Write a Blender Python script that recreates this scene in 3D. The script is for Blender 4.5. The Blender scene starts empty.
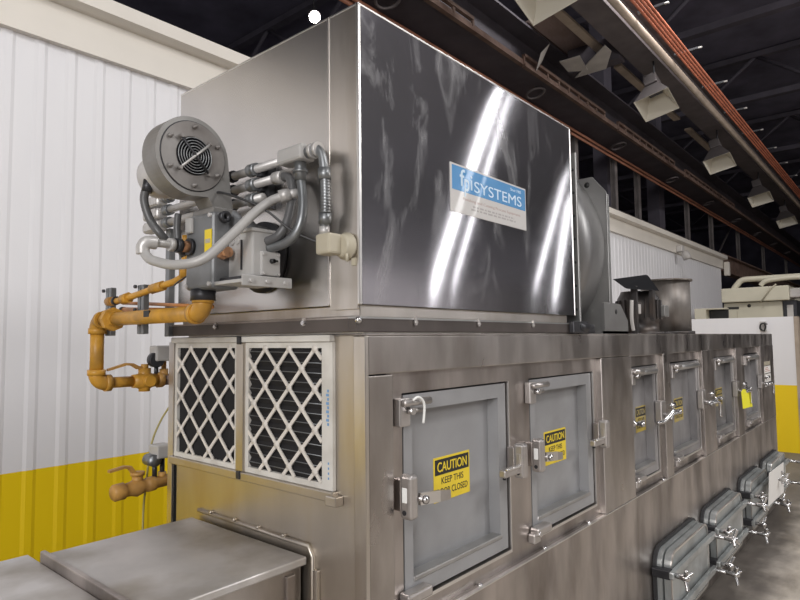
import bpy, bmesh, math, random
from mathutils import Vector, Matrix
random.seed(7)
PI = math.pi
sc = bpy.context.scene
C = sc.collection

# ------------------------------------------------------------------ camera
cam_d = bpy.data.cameras.new('camera')
cam_d.sensor_width = 36.0
cam_d.lens = 599.0/800.0*36.0
cam_d.clip_start = 0.05
cam_d.clip_end = 200
cam = bpy.data.objects.new('camera', cam_d)
C.objects.link(cam)
def nv(v): return Vector(v).normalized()
vx = nv((915-400, 334-300, 599)); vy = nv((-300-400, 347.5-300, 599))
vy = (vy - vx*vy.dot(vx)).normalized(); vz = vx.cross(vy)
if vz.y > 0: vz = -vz
# rows of the rotation: world axes in camera frame (x right, y down, z forward)
Rm = Matrix((vx, vy, vz))
right = Rm @ Vector((1, 0, 0)); up = Rm @ Vector((0, -1, 0)); back = Rm @ Vector((0, 0, -1))
M = Matrix((right, up, back)).transposed().to_4x4()
M.translation = (0, 0, 1.6)
cam.matrix_world = M
sc.camera = cam

# ------------------------------------------------------------------ light, world, exposure
vs = sc.view_settings
vs.view_transform = 'Standard'; vs.look = 'None'; vs.gamma = 1.0; vs.use_curve_mapping = False
vs.exposure = 0.3
w = bpy.data.worlds.new('hall_air'); sc.world = w; w.use_nodes = True
w.node_tree.nodes['Background'].inputs[0].default_value = (0.60, 0.57, 0.64, 1)
w.node_tree.nodes['Background'].inputs[1].default_value = 0.12
def area(name, loc, target, sx, sy, power, col=(1, 0.985, 0.97)):
    d = bpy.data.lights.new(name, 'AREA'); d.shape = 'RECTANGLE'; d.size = sx; d.size_y = sy
    d.energy = power; d.color = col
    o = bpy.data.objects.new(name, d); C.objects.link(o); o.location = loc
    o.rotation_euler = (Vector(target)-Vector(loc)).to_track_quat('-Z', 'Y').to_euler()
    return o
area('hall_fill_light', (-2.2, -0.6, 6.6), (-0.5, 2.4, 1.5), 1.6, 1.6, 45)  # unseen area lights added to light the hall, without fixtures
area('hall_fill_light', (-5.0, -2.0, 3.4), (0.5, 3.0, 0.8), 2.5, 2.5, 285)  # low fill added to lighten the lower wall
area('hall_fill_light', (3.2, -3.8, 7.0), (3.2, -1.5, 0), 1.6, 1.6, 170)
area('hall_fill_light', (7.0, 1.6, 7.0), (8.0, 2.4, 1.0), 1.2, 1.2, 170)
area('hall_fill_light', (9.5, -10.0, 7.5), (8.0, -1.0, 0.0), 2.0, 2.0, 420)
# unseen strips standing in for hall lamps, shaped to draw the housing's glints
def strip(name, p0, d0, p1, d1, t, wd, power):
    # tall narrow area light, tilted so its reflection follows the glint
    a = Vector(p0)+Vector(d0).normalized()*t; b = Vector(p1)+Vector(d1).normalized()*t
    d = bpy.data.lights.new(name, 'AREA'); d.shape = 'RECTANGLE'; d.size = wd; d.size_y = (a-b).length; d.energy = power
    o = bpy.data.objects.new(name, d); C.objects.link(o)
    yv = (a-b).normalized(); zv = ((a+b)/2-Vector((1.6, 1.06, 2.1))); zv = (zv-yv*zv.dot(yv)).normalized(); xv = yv.cross(zv)
    m = Matrix((xv, yv, zv)).transposed().to_4x4(); m.translation = (a+b)/2; o.matrix_world = m
strip('glint_strip_light', (1.768, 1.06, 2.463), (.791, -.474, .386), (1.385, 1.06, 1.74), (.791, -.606, .085), 9, .115, 13)
strip('glint_strip_light', (1.835, 1.06, 2.465), (.803, -.458, .382), (1.475, 1.06, 1.74), (.811, -.580, .085), 9, .035, 3.6)
strip('glint_strip_light', (2.300, 1.06, 2.30), (.876, -.402, .262), (2.006, 1.06, 1.778), (.881, -.466, .078), 13, .045, 4)
strip('glint_strip_light', (2.325, 1.06, 2.19), (.886, -.404, .224), (2.167, 1.06, 1.748), (.897, -.439, .061), 13, .06, 5)

# ------------------------------------------------------------------ materials
MATS = {}
def mat(name, base=(.5, .5, .5), rough=.5, metal=0.0, var=.0, vscale=6., stain=None, stain_amt=0., stain_scale=3., stretch=(1, 1, 1),
        bump=0., bscale=40., aniso=0., tan=None, coat=0., emit=None, rvar=0., spec=None):
    if name in MATS: return MATS[name]
    m = bpy.data.materials.new(name); m.use_nodes = True
    nt = m.node_tree; N = nt.nodes; L = nt.links
    b = N['Principled BSDF']
    b.inputs['Base Color'].default_value = (*base, 1); b.inputs['Roughness'].default_value = rough; b.inputs['Metallic'].default_value = metal
    if spec is not None: b.inputs['Specular IOR Level'].default_value = spec
    if coat: b.inputs['Coat Weight'].default_value = coat
    geo = N.new('ShaderNodeNewGeometry')
    mp = N.new('ShaderNodeMapping'); mp.inputs['Scale'].default_value = stretch
    L.new(geo.outputs['Position'], mp.inputs['Vector'])
    def noise(scale, detail=6, src=None):
        n = N.new('ShaderNodeTexNoise'); n.inputs['Scale'].default_value = scale; n.inputs['Detail'].default_value = detail
        L.new(src or mp.outputs['Vector'], n.inputs['Vector']); return n
    col = None
    if var:
        n = noise(vscale)
        r = N.new('ShaderNodeMapRange'); r.inputs['From Min'].default_value = .3; r.inputs['From Max'].default_value = .7
        r.inputs['To Min'].default_value = 1-var; r.inputs['To Max'].default_value = 1+var
        L.new(n.outputs['Fac'], r.inputs['Value'])
        mx = N.new('ShaderNodeMix'); mx.data_type = 'RGBA'; mx.blend_type = 'MULTIPLY'; mx.inputs['Factor'].default_value = 1
        mx.inputs['A'].default_value = (*base, 1); L.new(r.outputs['Result'], mx.inputs['B']); col = mx.outputs['Result']
    if stain:
        n = noise(stain_scale, 8)
        r = N.new('ShaderNodeMapRange'); r.inputs['From Min'].default_value = .45; r.inputs['From Max'].default_value = .66
        r.inputs['To Max'].default_value = stain_amt
        L.new(n.outputs['Fac'], r.inputs['Value'])
        mx = N.new('ShaderNodeMix'); mx.data_type = 'RGBA'
        L.new(r.outputs['Result'], mx.inputs['Factor'])
        if col: L.new(col, mx.inputs['A'])
        else: mx.inputs['A'].default_value = (*base, 1)
        mx.inputs['B'].default_value = (*stain, 1); col = mx.outputs['Result']
    if col: L.new(col, b.inputs['Base Color'])
    if rvar:
        n = noise(vscale*1.7)
        r = N.new('ShaderNodeMapRange'); r.inputs['From Min'].default_value = .3; r.inputs['From Max'].default_value = .7
        r.inputs['To Min'].default_value = max(.02, rough-rvar); r.inputs['To Max'].default_value = rough+rvar
        L.new(n.outputs['Fac'], r.inputs['Value']); L.new(r.outputs['Result'], b.inputs['Roughness'])
    if bump:
        n = noise(bscale, 3 if bscale > 1 else 0)
        bp = N.new('ShaderNodeBump'); bp.inputs['Strength'].default_value = bump; bp.inputs['Distance'].default_value = .01
        L.new(n.outputs['Fac'], bp.inputs['Height']); L.new(bp.outputs['Normal'], b.inputs['Normal'])
    if aniso:
        b.inputs['Anisotropic'].default_value = aniso
        c = N.new('ShaderNodeCombineXYZ')
        for i in range(3): c.inputs[i].default_value = tan[i]
        L.new(c.outputs[0], b.inputs['Tangent'])
    if emit:
        b.inputs['Emission Color'].default_value = (*emit[0], 1); b.inputs['Emission Strength'].default_value = emit[1]
    MATS[name] = m; return m

# polished, brushed side of the housing: clean mirror lobe drawn out by the brushing + dull scuffed patches
def polished():
    m = mat('polished_brushed_steel', (.41, .395, .42), .10, 1.0, var=.12, vscale=5, aniso=1.0, tan=(0, 0, 1))
    nt = m.node_tree; N = nt.nodes; L = nt.links
    b = N['Principled BSDF']; out = N['Material Output']
    d = N.new('ShaderNodeBsdfPrincipled'); d.inputs['Metallic'].default_value = 1; d.inputs['Base Color'].default_value = (.62, .61, .62, 1); d.inputs['Roughness'].default_value = .48
    geo = N.new('ShaderNodeNewGeometry')
    mp = N.new('ShaderNodeMapping'); mp.inputs['Scale'].default_value = (3.2, 1, 1.0); mp.inputs['Rotation'].default_value = (0, .25, 0)
    L.new(geo.outputs['Position'], mp.inputs['Vector'])
    n1 = N.new('ShaderNodeTexNoise'); n1.inputs['Scale'].default_value = 2.6; n1.inputs['Detail'].default_value = 8; n1.inputs['Roughness'].default_value = .62; n1.inputs['Distortion'].default_value = .9
    L.new(mp.outputs[0], n1.inputs['Vector'])
    r = N.new('ShaderNodeMapRange'); r.inputs['From Min'].default_value = .54; r.inputs['From Max'].default_value = .82; r.inputs['To Min'].default_value = .05; r.inputs['To Max'].default_value = .42
    L.new(n1.outputs['Fac'], r.inputs['Value'])
    mx = N.new('ShaderNodeMixShader'); L.new(r.outputs['Result'], mx.inputs[0]); L.new(b.outputs[0], mx.inputs[1]); L.new(d.outputs[0], mx.inputs[2])
    L.new(mx.outputs[0], out.inputs['Surface'])
    return m
M_POL = polished()
M_BRUSH = mat('brushed_steel_end', (.59, .57, .555), .27, 1, var=.06, vscale=4, aniso=.5, tan=(0, 0, 1), bump=.03, bscale=3)
M_BRUSHW = mat('brushed_steel_warm', (.66, .62, .58), .34, 1, var=.10, vscale=5, stretch=(1, 2, .35), stain=(.34, .28, .20), stain_amt=.5, stain_scale=4, bump=.03, bscale=4)
M_BODY = mat('cabinet_steel', (.53, .495, .475), .34, 1, var=.17, vscale=4.5, stretch=(1.4, 1.4, .5), stain=(.22, .19, .165), stain_amt=.65, stain_scale=3, bump=.05, bscale=5, rvar=.08)
M_BODYD = mat('cabinet_steel_worn', (.46, .42, .40), .36, 1, var=.2, vscale=5, stretch=(1.4, 1.4, .5), stain=(.15, .125, .11), stain_amt=.7, stain_scale=3.4, bump=.05, bscale=5, rvar=.08)
M_END = mat('cabinet_end_steel', (.58, .53, .47), .40, 1, var=.12, vscale=3.5, stretch=(1, 1.6, .4), stain=(.40, .31, .16), stain_amt=.65, stain_scale=3.5, bump=.04, bscale=5)
M_LID = mat('lid_steel', (.58, .56, .55), .40, .55, var=.14, vscale=5, stain=(.25, .21, .155), stain_amt=.75, stain_scale=3.2, bump=.05, bscale=5, rvar=.08)
M_TRIMS = mat('steel_edge', (.74, .72, .70), .3, 1, var=.06)
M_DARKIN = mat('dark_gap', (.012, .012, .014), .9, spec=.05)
M_DOOR = mat('grey_door_paint', (.335, .335, .345), .42, .25, var=.08, vscale=5, stain=(.15, .145, .14), stain_amt=.35, stain_scale=3.5)
M_DOORW = mat('grey_door_worn', (.30, .29, .295), .42, .35, var=.16, vscale=7, stain=(.06, .055, .055), stain_amt=.6, stain_scale=4, stretch=(1, 1, .5))
M_RIM = mat('door_rim_steel', (.42, .415, .41), .36, .75, var=.08, vscale=8, stain=(.2, .19, .18), stain_amt=.35, stain_scale=7)
M_HW = mat('cast_latch_metal', (.52, .49, .475), .36, .85, var=.08, vscale=20)
M_CHROME = mat('chrome', (.62, .61, .61), .27, 1)
M_HATCH = mat('hatch_steel', (.43, .45, .45), .36, .55, var=.12, vscale=7, stain=(.22, .22, .21), stain_amt=.5, stain_scale=6)
M_HATCHD = mat('hatch_gasket', (.03, .03, .032), .6)
M_YEL = mat('caution_yellow', (.80, .60, .035), .45, var=.05, vscale=20)
M_YELW = mat('caution_yellow_worn', (.50, .37, .06), .5, var=.15, vscale=20, stain=(.27, .25, .21), stain_amt=.8, stain_scale=14)
M_BLK = mat('sign_black', (.015, .015, .015), .5)
M_TAG = mat('tag_yellow', (.92, .86, .03), .5)
M_PAPER = mat('paper_white', (.80, .78, .75), .7)
M_WHITEP = mat('white_plastic', (.85, .85, .83), .5)
M_LOGOB = mat('sign_blue', (.07, .27, .56), .25, var=.03, coat=.4)
M_LOGOW = mat('sign_white', (.60, .58, .565), .3, coat=.4)
M_LOGOL = mat('sign_letter', (.62, .76, .88), .35)
M_LOGOT = mat('sign_print', (.40, .375, .375), .5)
M_GREY = mat('grey_machine_paint', (.23, .225, .218), .42, .2, var=.08, vscale=12, stain=(.12, .10, .085), stain_amt=.45, stain_scale=9)
M_GREYF = mat('blower_face_paint', (.205, .193, .185), .45, .2, var=.10, vscale=14, stain=(.09, .07, .06), stain_amt=.45, stain_scale=11)
M_CAST = mat('grey_cast_body', (.185, .19, .197), .45, .2, var=.10, vscale=12, stain=(.08, .075, .075), stain_amt=.4, stain_scale=10)
M_ACT = mat('grey_actuator', (.47, .46, .45), .42, .2, var=.06, vscale=14)
M_GALV = mat('galvanised', (.50, .485, .475), .42, .35, var=.10, vscale=25)
M_FLEXL = mat('liquidtight_grey', (.40, .39, .38), .45, .1, var=.05, vscale=18)
M_FLEXD = mat('liquidtight_dark', (.105, .105, .108), .42, .1, var=.06, vscale=18)
M_DARKM = mat('dark_metal', (.045, .045, .05), .42, .5, var=.15, vscale=12)
M_WIRE = mat('black_wire', (.03, .03, .032), .4)
M_GAS = mat('gas_pipe_yellow', (.57, .29, .035), .45, var=.14, vscale=16, stain=(.24, .13, .035), stain_amt=.55, stain_scale=13)
M_GASD = mat('old_gas_valve', (.50, .27, .07), .5, var=.18, vscale=16, stain=(.24, .12, .05), stain_amt=.6, stain_scale=12)
M_GASO = mat('orange_tube', (.55, .22, .06), .45, var=.1, vscale=14)
M_BRASS = mat('copper_fitting', (.55, .30, .17), .35, .7, var=.1, vscale=20)
M_STRUT = mat('strut_steel', (.25, .26, .27), .42, .8, var=.1, vscale=15)
M_BEIGE = mat('relay_beige', (.44, .40, .31), .45, var=.06, vscale=15)
M_FRAMEW = mat('filter_card', (.62, .60, .565), .6, var=.08, vscale=12, stain=(.36, .32, .27), stain_amt=.4, stain_scale=10)
M_LATT = mat('filter_lattice', (.66, .62, .575), .55, var=.06, vscale=18)
M_MEDIA = mat('filter_media', (.010, .009, .010), .85, var=.2, vscale=25)
M_BLUEPR = mat('blue_print', (.16, .32, .55), .6)
M_FANST = mat('fan_steel', (.38, .375, .37), .44, 1, var=.12, vscale=5, stain=(.2, .19, .18), stain_amt=.5, stain_scale=5)
M_FAND = mat('fan_scroll_steel', (.25, .245, .245), .42, .8, var=.12, vscale=5)  # steel colour darkened to hold down the lamp reflection on the scroll
M_STACK = mat('stack_steel', (.27, .25, .235), .5, .7, var=.2, vscale=6, stretch=(1.5, 1.5, .4), stain=(.10, .075, .055), stain_amt=.75, stain_scale=5)
M_MOTOR = mat('greasy_motor', (.055, .05, .05), .42, .4, var=.3, vscale=14, stain=(.10, .07, .05), stain_amt=.5, stain_scale=9)
M_CREAM = mat('cream_flashing', (.72, .675, .61), .45, var=.03, vscale=3)
M_MACH = mat('cream_machine', (.56, .525, .42), .45, var=.05, vscale=4)
M_RUST = mat('rusty_steel', (.20, .135, .11), .6, .2, var=.25, vscale=5, stain=(.13, .07, .05), stain_amt=.6, stain_scale=4)
M_BEAM = mat('painted_girder', (.085, .075, .088), .6, .2, var=.2, vscale=3)
M_BEAML = mat('girder_grey_brown', (.13, .112, .115), .55, .2, var=.2, vscale=4)
M_COL = mat('column_grey_brown', (.24, .215, .21), .55, .2, var=.25, vscale=4)
M_ANGLE = mat('brown_angle_iron', (.10, .085, .08), .45, .5, var=.2, vscale=8)
M_TAN = mat('tan_strip', (.38, .31, .25), .6, var=.15, vscale=5)
M_COND = mat('orange_conduit', (.36, .15, .09), .5, var=.2, vscale=4)
M_BUS = mat('orange_busbar', (.42, .13, .07), .55, var=.2, vscale=6)
M_ROOF = mat('dark_roof', (.15, .14, .19), .9, var=.3, vscale=1.2)
M_TRUSS = mat('dark_truss', (.11, .10, .125), .8, var=.2, vscale=2)
M_HOODO = mat('lamp_outer', (.14, .125, .125), .5, .3)
M_HOODI = mat('lamp_reflector', (.66, .62, .53), .5)
M_GLASS = mat('dead_tube', (.06, .06, .07), .3)
M_CORR = mat('pinkish_sheet', (.30, .225, .21), .6, var=.15, vscale=6)
M_PALE = mat('pale_plate', (.50, .475, .455), .6, var=.15, vscale=4)
M_HALLW = mat('pale_grey_wall', (.58, .565, .58), .6, var=.04, vscale=1)
M_LAMP = mat('lit_lamp', (1, 1, 1), .5, emit=((1, .97, .92), 60))

# wall sheet: white above, yellow dado below a painted line
def wall_mat(name, line):
    m = bpy.data.materials.new(name); m.use_nodes = True; nt = m.node_tree; N = nt.nodes; L = nt.links
    b = N['Principled BSDF']; b.inputs['Roughness'].default_value = .45
    geo = N.new('ShaderNodeNewGeometry'); sp = N.new('ShaderNodeSeparateXYZ'); L.new(geo.outputs['Position'], sp.inputs[0])
    lt = N.new('ShaderNodeMath'); lt.operation = 'LESS_THAN'; lt.inputs[1].default_value = line; L.new(sp.outputs['Z'], lt.inputs[0])
    n = N.new('ShaderNodeTexNoise'); n.inputs['Scale'].default_value = 2.2; n.inputs['Detail'].default_value = 6
    mp = N.new('ShaderNodeMapping'); mp.inputs['Scale'].default_value = (2, 2, .5); L.new(geo.outputs['Position'], mp.inputs[0]); L.new(mp.outputs[0], n.inputs['Vector'])
    def ramp(a, c):
        mx = N.new('ShaderNodeMix'); mx.data_type = 'RGBA'; mx.inputs['A'].default_value = (*a, 1); mx.inputs['B'].default_value = (*c, 1)
        L.new(n.outputs['Fac'], mx.inputs['Factor']); return mx.outputs['Result']
    wh = ramp((.73, .72, .745), (.80, .79, .805)); ye = ramp((.92, .66, .004), (.86, .60, .006))
    mx = N.new('ShaderNodeMix'); mx.data_type = 'RGBA'; L.new(lt.outputs[0], mx.inputs['Factor']); L.new(wh, mx.inputs['A']); L.new(ye, mx.inputs['B'])
    L.new(mx.outputs['Result'], b.inputs['Base Color'])
    return m
M_WALL = wall_mat('white_sheet_yellow_dado', .932)
M_WALL2 = wall_mat('white_block_yellow_dado', .917)
# floor: worn concrete with dark oil patches at the machine's foot
def floor_mat():
    m = bpy.data.materials.new('worn_concrete'); m.use_nodes = True; nt = m.node_tree; N = nt.nodes; L = nt.links
    b = N['Principled BSDF']; b.inputs['Roughness'].default_value = .55
    geo = N.new('ShaderNodeNewGeometry')
    n = N.new('ShaderNodeTexNoise'); n.inputs['Scale'].default_value = 2.4; n.inputs['Detail'].default_value = 9; n.inputs['Roughness'].default_value = .6
    mp = N.new('ShaderNodeMapping'); mp.inputs['Scale'].default_value = (.7, 1.6, 1); L.new(geo.outputs['Position'], mp.inputs[0]); L.new(mp.outputs[0], n.inputs['Vector'])
    cr = N.new('ShaderNodeValToRGB'); cr.color_ramp.elements[0].position = .30; cr.color_ramp.elements[0].color = (.26, .225, .185, 1)
    cr.color_ramp.elements[1].position = .68; cr.color_ramp.elements[1].color = (.64, .575, .50, 1)
    L.new(n.outputs['Fac'], cr.inputs[0])
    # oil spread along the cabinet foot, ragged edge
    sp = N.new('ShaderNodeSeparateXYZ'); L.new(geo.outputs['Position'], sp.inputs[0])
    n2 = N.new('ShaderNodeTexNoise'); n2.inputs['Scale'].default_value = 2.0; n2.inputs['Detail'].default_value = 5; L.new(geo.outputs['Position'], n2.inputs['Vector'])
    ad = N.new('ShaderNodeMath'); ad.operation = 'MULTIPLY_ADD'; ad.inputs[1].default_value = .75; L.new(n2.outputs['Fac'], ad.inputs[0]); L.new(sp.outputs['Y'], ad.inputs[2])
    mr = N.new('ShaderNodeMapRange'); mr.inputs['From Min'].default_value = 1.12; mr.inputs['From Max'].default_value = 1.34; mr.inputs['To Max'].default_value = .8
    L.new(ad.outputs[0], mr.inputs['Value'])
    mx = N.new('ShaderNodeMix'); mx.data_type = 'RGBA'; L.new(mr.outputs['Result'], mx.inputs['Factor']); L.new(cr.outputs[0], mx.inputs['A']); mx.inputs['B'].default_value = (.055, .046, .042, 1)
    L.new(mx.outputs['Result'], b.inputs['Base Color'])
    bp = N.new('ShaderNodeBump'); bp.inputs['Strength'].default_value = .15; bp.inputs['Distance'].default_value = .02; L.new(n.outputs['Fac'], bp.inputs['Height']); L.new(bp.outputs['Normal'], b.inputs['Normal'])
    return m
M_FLOOR = floor_mat()

# ------------------------------------------------------------------ mesh builder
class MB:
    def __init__(s): s.bm = bmesh.new(); s.mats = []
    def mi(s, m):
        if m not in s.mats: s.mats.append(m)
        return s.mats.index(m)
    def _fin(s, faces, m, smooth=False):
        i = s.mi(m)
        for f in faces:
            if f.is_valid: f.material_index = i; f.smooth = smooth
    def box(s, x0, x1, y0, y1, z0, z1, m, bev=0., seg=2, mtx=None):
        old = set(s.bm.faces)
        r = bmesh.ops.create_cube(s.bm, size=1.0); vv = r['verts']
        for v in vv:
            v.co = Vector(((x0+x1)/2+v.co.x*abs(x1-x0), (y0+y1)/2+v.co.y*abs(y1-y0), (z0+z1)/2+v.co.z*abs(z1-z0)))
        if bev > 0:
            es = list(set(e for v in vv for e in v.link_edges))
            bev = min(bev, .45*min(abs(x1-x0), abs(y1-y0), abs(z1-z0)))
            bmesh.ops.bevel(s.bm, geom=es, offset=bev, segments=seg, profile=.5, affect='EDGES', clamp_overlap=True)
        faces = [f for f in s.bm.faces if f not in old]
        if mtx: bmesh.ops.transform(s.bm, matrix=mtx, verts=list(set(v for f in faces for v in f.verts)))
        s._fin(faces, m); return s
    def prism(s, pts, d, m):            # polygon of 3-D points pushed along vector d
        d = Vector(d); n = len(pts)
        a = [s.bm.verts.new(Vector(p)) for p in pts]; b = [s.bm.verts.new(Vector(p)+d) for p in pts]
        fs = [s.bm.faces.new(a), s.bm.faces.new(b[::-1])]
        for i in range(n):
            j = (i+1) % n; fs.append(s.bm.faces.new((a[j], a[i], b[i], b[j])))
        bmesh.ops.recalc_face_normals(s.bm, faces=fs); s._fin(fs, m); return s
    def frame(s, outer, inner, d, m):   # ring between two same-length outlines pushed along d
        d = Vector(d); n = len(outer)
        o0 = [s.bm.verts.new(Vector(p)) for p in outer]; i0 = [s.bm.verts.new(Vector(p)) for p in inner]
        o1 = [s.bm.verts.new(Vector(p)+d) for p in outer]; i1 = [s.bm.verts.new(Vector(p)+d) for p in inner]
        fs = []
        for k in range(n):
            j = (k+1) % n
            fs += [s.bm.faces.new((o0[k], o0[j], i0[j], i0[k])), s.bm.faces.new((o1[j], o1[k], i1[k], i1[j])),
                   s.bm.faces.new((o0[j], o0[k], o1[k], o1[j])), s.bm.faces.new((i0[k], i0[j], i1[j], i1[k]))]
        bmesh.ops.recalc_face_normals(s.bm, faces=fs); s._fin(fs, m); return s
    def lathe(s, c, axis, prof, m, n=32, smooth=True):   # prof: list of (radius, distance along axis)
        axis = Vector(axis).normalized(); c = Vector(c)
        u = axis.orthogonal().normalized(); v = axis.cross(u)
        rings = []
        for r, h in prof:
            if r < 1e-6: rings.append([s.bm.verts.new(c+axis*h)])
            else: rings.append([s.bm.verts.new(c+axis*h+(u*math.cos(2*PI*k/n)+v*math.sin(2*PI*k/n))*r) for k in range(n)])
        fs = []
        for a, b in zip(rings, rings[1:]):
            for k in range(n):
                j = (k+1) % n
                if len(a) == 1 and len(b) == 1: continue
                if len(a) == 1: fs.append(s.bm.faces.new((a[0], b[j], b[k])))
                elif len(b) == 1: fs.append(s.bm.faces.new((a[k], a[j], b[0])))
                else: fs.append(s.bm.faces.new((a[k], a[j], b[j], b[k])))
        if len(rings[0]) > 1: fs.append(s.bm.faces.new(rings[0][::-1]))
        if len(rings[-1]) > 1: fs.append(s.bm.faces.new(rings[-1]))
        bmesh.ops.recalc_face_normals(s.bm, faces=fs); s._fin(fs, m, smooth)
        for f in fs:
            if len(f.verts) > 4: f.smooth = False
        return s
    def cyl(s, p0, p1, r, m, n=20, r2=None):
        p0 = Vector(p0); p1 = Vector(p1); d = p1-p0
        return s.lathe(p0, d, [(r, 0), (r2 if r2 is not None else r, d.length)], m, n)
    def tube(s, pts, r, m, n=10, smooth_path=True, sub=6, closed=False):
        P = [Vector(p) for p in pts]
        if smooth_path and len(P) > 2:
            Q = []
            K = len(P)
            rng = range(K if closed else K-1)
            for i in rng:
                if closed: p0, p1, p2, p3 = P[(i-1) % K], P[i], P[(i+1) % K], P[(i+2) % K]
                else: p0 = P[max(i-1, 0)]; p1 = P[i]; p2 = P[i+1]; p3 = P[min(i+2, K-1)]
                for k in range(sub):
                    t = k/sub
                    Q.append(.5*((2*p1)+(p2-p0)*t+(2*p0-5*p1+4*p2-p3)*t*t+(3*p1-p0-3*p2+p3)*t**3))
            if not closed: Q.append(P[-1])
            P = Q
        t0 = (P[1]-P[0]).normalized(); u = t0.orthogonal().normalized()
        rings = []; K = len(P)
        for i, p in enumerate(P):
            if closed: t = (P[(i+1) % K]-P[i-1]).normalized()
            else: t = (P[min(i+1, K-1)]-P[max(i-1, 0)]).normalized()
            u = (u-t*u.dot(t)).normalized(); v = t.cross(u)
            rings.append([s.bm.verts.new(p+(u*math.cos(2*PI*k/n)+v*math.sin(2*PI*k/n))*r) for k in range(n)])
        fs = []
        pairs = list(zip(rings, rings[1:])) + ([(rings[-1], rings[0])] if closed else [])
        for a, b in pairs:
            for k in range(n):
                j = (k+1) % n; fs.append(s.bm.faces.new((a[k], a[j], b[j], b[k])))
        if not closed: fs += [s.bm.faces.new(rings[0][::-1]), s.bm.faces.new(rings[-1])]
        bmesh.ops.recalc_face_normals(s.bm, faces=fs); s._fin(fs, m, True); return s
    def torus(s, c, axis, R, r, m, n=32, k=8):
        axis = Vector(axis).normalized(); u = axis.orthogonal().normalized(); v = axis.cross(u); c = Vector(c)
        return s.tube([c+(u*math.cos(2*PI*i/n)+v*math.sin(2*PI*i/n))*R for i in range(n)], r, m, k, False, closed=True)
    def text(s, body, x0, x1, z0, z1, y, m, depth=.0008, bold=0.):   # reads along +X on a plane facing -Y, fitted to the rectangle
        cu = bpy.data.curves.new('lettering', 'FONT'); cu.body = body; cu.size = 1; cu.extrude = .0; cu.offset = bold
        ob = bpy.data.objects.new('lettering', cu); C.objects.link(ob)
        bpy.context.view_layer.update()
        me = bpy.data.meshes.new_from_object(ob.evaluated_get(bpy.context.evaluated_depsgraph_get()))
        bpy.data.objects.remove(ob); bpy.data.curves.remove(cu)
        xs = [v.co.x for v in me.vertices]; ys = [v.co.y for v in me.vertices]
        ax, bx_, ay, by = min(xs), max(xs), min(ys), max(ys)
        vs_ = [s.bm.verts.new(Vector((x0+(v.co.x-ax)/(bx_-ax)*(x1-x0), y, z0+(v.co.y-ay)/(by-ay)*(z1-z0)))) for v in me.vertices]
        fs = []
        for p in me.polygons:
            try: fs.append(s.bm.faces.new([vs_[i] for i in p.vertices]))
            except ValueError: pass
        bpy.data.meshes.remove(me)
        r = bmesh.ops.extrude_face_region(s.bm, geom=fs)
        nvs = [g for g in r['geom'] if isinstance(g, bmesh.types.BMVert)]
        for v in nvs: v.co.y -= depth
        allf = set(f for v in vs_+nvs for f in v.link_faces)
        bmesh.ops.recalc_face_normals(s.bm, faces=list(allf)); s._fin(allf, m); return s
    def build(s, name, parent=None, base=None):
        me = bpy.data.meshes.new(name); 
        if base is None:
            xs = [v.co for v in s.bm.verts]
            base = Vector(((min(c.x for c in xs)+max(c.x for c in xs))/2, (min(c.y for c in xs)+max(c.y for c in xs))/2, min(c.z for c in xs)))
        base = Vector(base)
        bmesh.ops.translate(s.bm, verts=s.bm.verts, vec=-base)
        s.bm.to_mesh(me); s.bm.free()
        for m in s.mats: me.materials.append(m)
        o = bpy.data.objects.new(name, me); C.objects.link(o)
        place(o, base, parent); return o
WL = {}
def place(o, wloc, parent):
    WL[o.name] = Vector(wloc)
    if parent: o.parent = parent; o.location = Vector(wloc)-WL[parent.name]
    else: o.location = wloc
def tag(o, label=None, cat=None, group=None, kind=None):
    if label: o['label'] = label
    if cat: o['category'] = cat
    if group: o['group'] = group
    if kind: o['kind'] = kind
    return o
def thing(name, loc, label, cat, group=None):
    o = bpy.data.objects.new(name, None); C.objects.link(o); o.empty_display_size = .1
    place(o, loc, None); return tag(o, label, cat, group)
def struct(mb, name): return tag(mb.build(name), kind='structure')

# ================================================================== SETTING
FX = -9.0
struct(MB().box(-12, 50, -22, 16, -.2, 0, M_FLOOR), 'floor')
# sheet wall with narrow ribs
b = MB(); prof = []; p = 1.005-.158*63
while p < 16.55:
    for dx, dy in ((-.034, 0), (-.016, -.006), (.016, -.006), (.034, 0)): prof.append((p+dx, 3.6+dy))
    p += .158
fs = []
for z0, z1 in ((0, .932), (.932, 3.32)):
    lo = [b.bm.verts.new((x, y, z0)) for x, y in prof]; hi = [b.bm.verts.new((x, y, z1)) for x, y in prof]
    for i in range(len(prof)-1): fs.append(b.bm.faces.new((lo[i], lo[i+1], hi[i+1], hi[i])))
b._fin(fs, M_WALL)
b.box(prof[0][0], prof[-1][0], 3.602, 3.70, 0, 3.32, M_WALL)
struct(b, 'wall_left')
b = MB()   # folded cream flashing: face, undercut, projecting cap
b.prism([(FX, 3.615, 3.28), (FX, 3.555, 3.28), (FX, 3.552, 3.50), (FX, 3.615, 3.50)], (16.62-FX, 0, 0), M_CREAM)
b.prism([(FX, 3.72, 3.50), (FX, 3.52, 3.50), (FX, 3.46, 3.515), (FX, 3.46, 3.60), (FX, 3.72, 3.62)], (16.66-FX, 0, 0), M_CREAM)
struct(b, 'trim_1')
# low wall across the far end of the machine
b = MB().box(9.775, 9.93, 1.255, 3.56, 0, 1.86, M_WALL2)
b.box(9.76, 9.95, 1.21, 1.255, 0, 1.86, M_TAN)
struct(b, 'wall_right')
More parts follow.
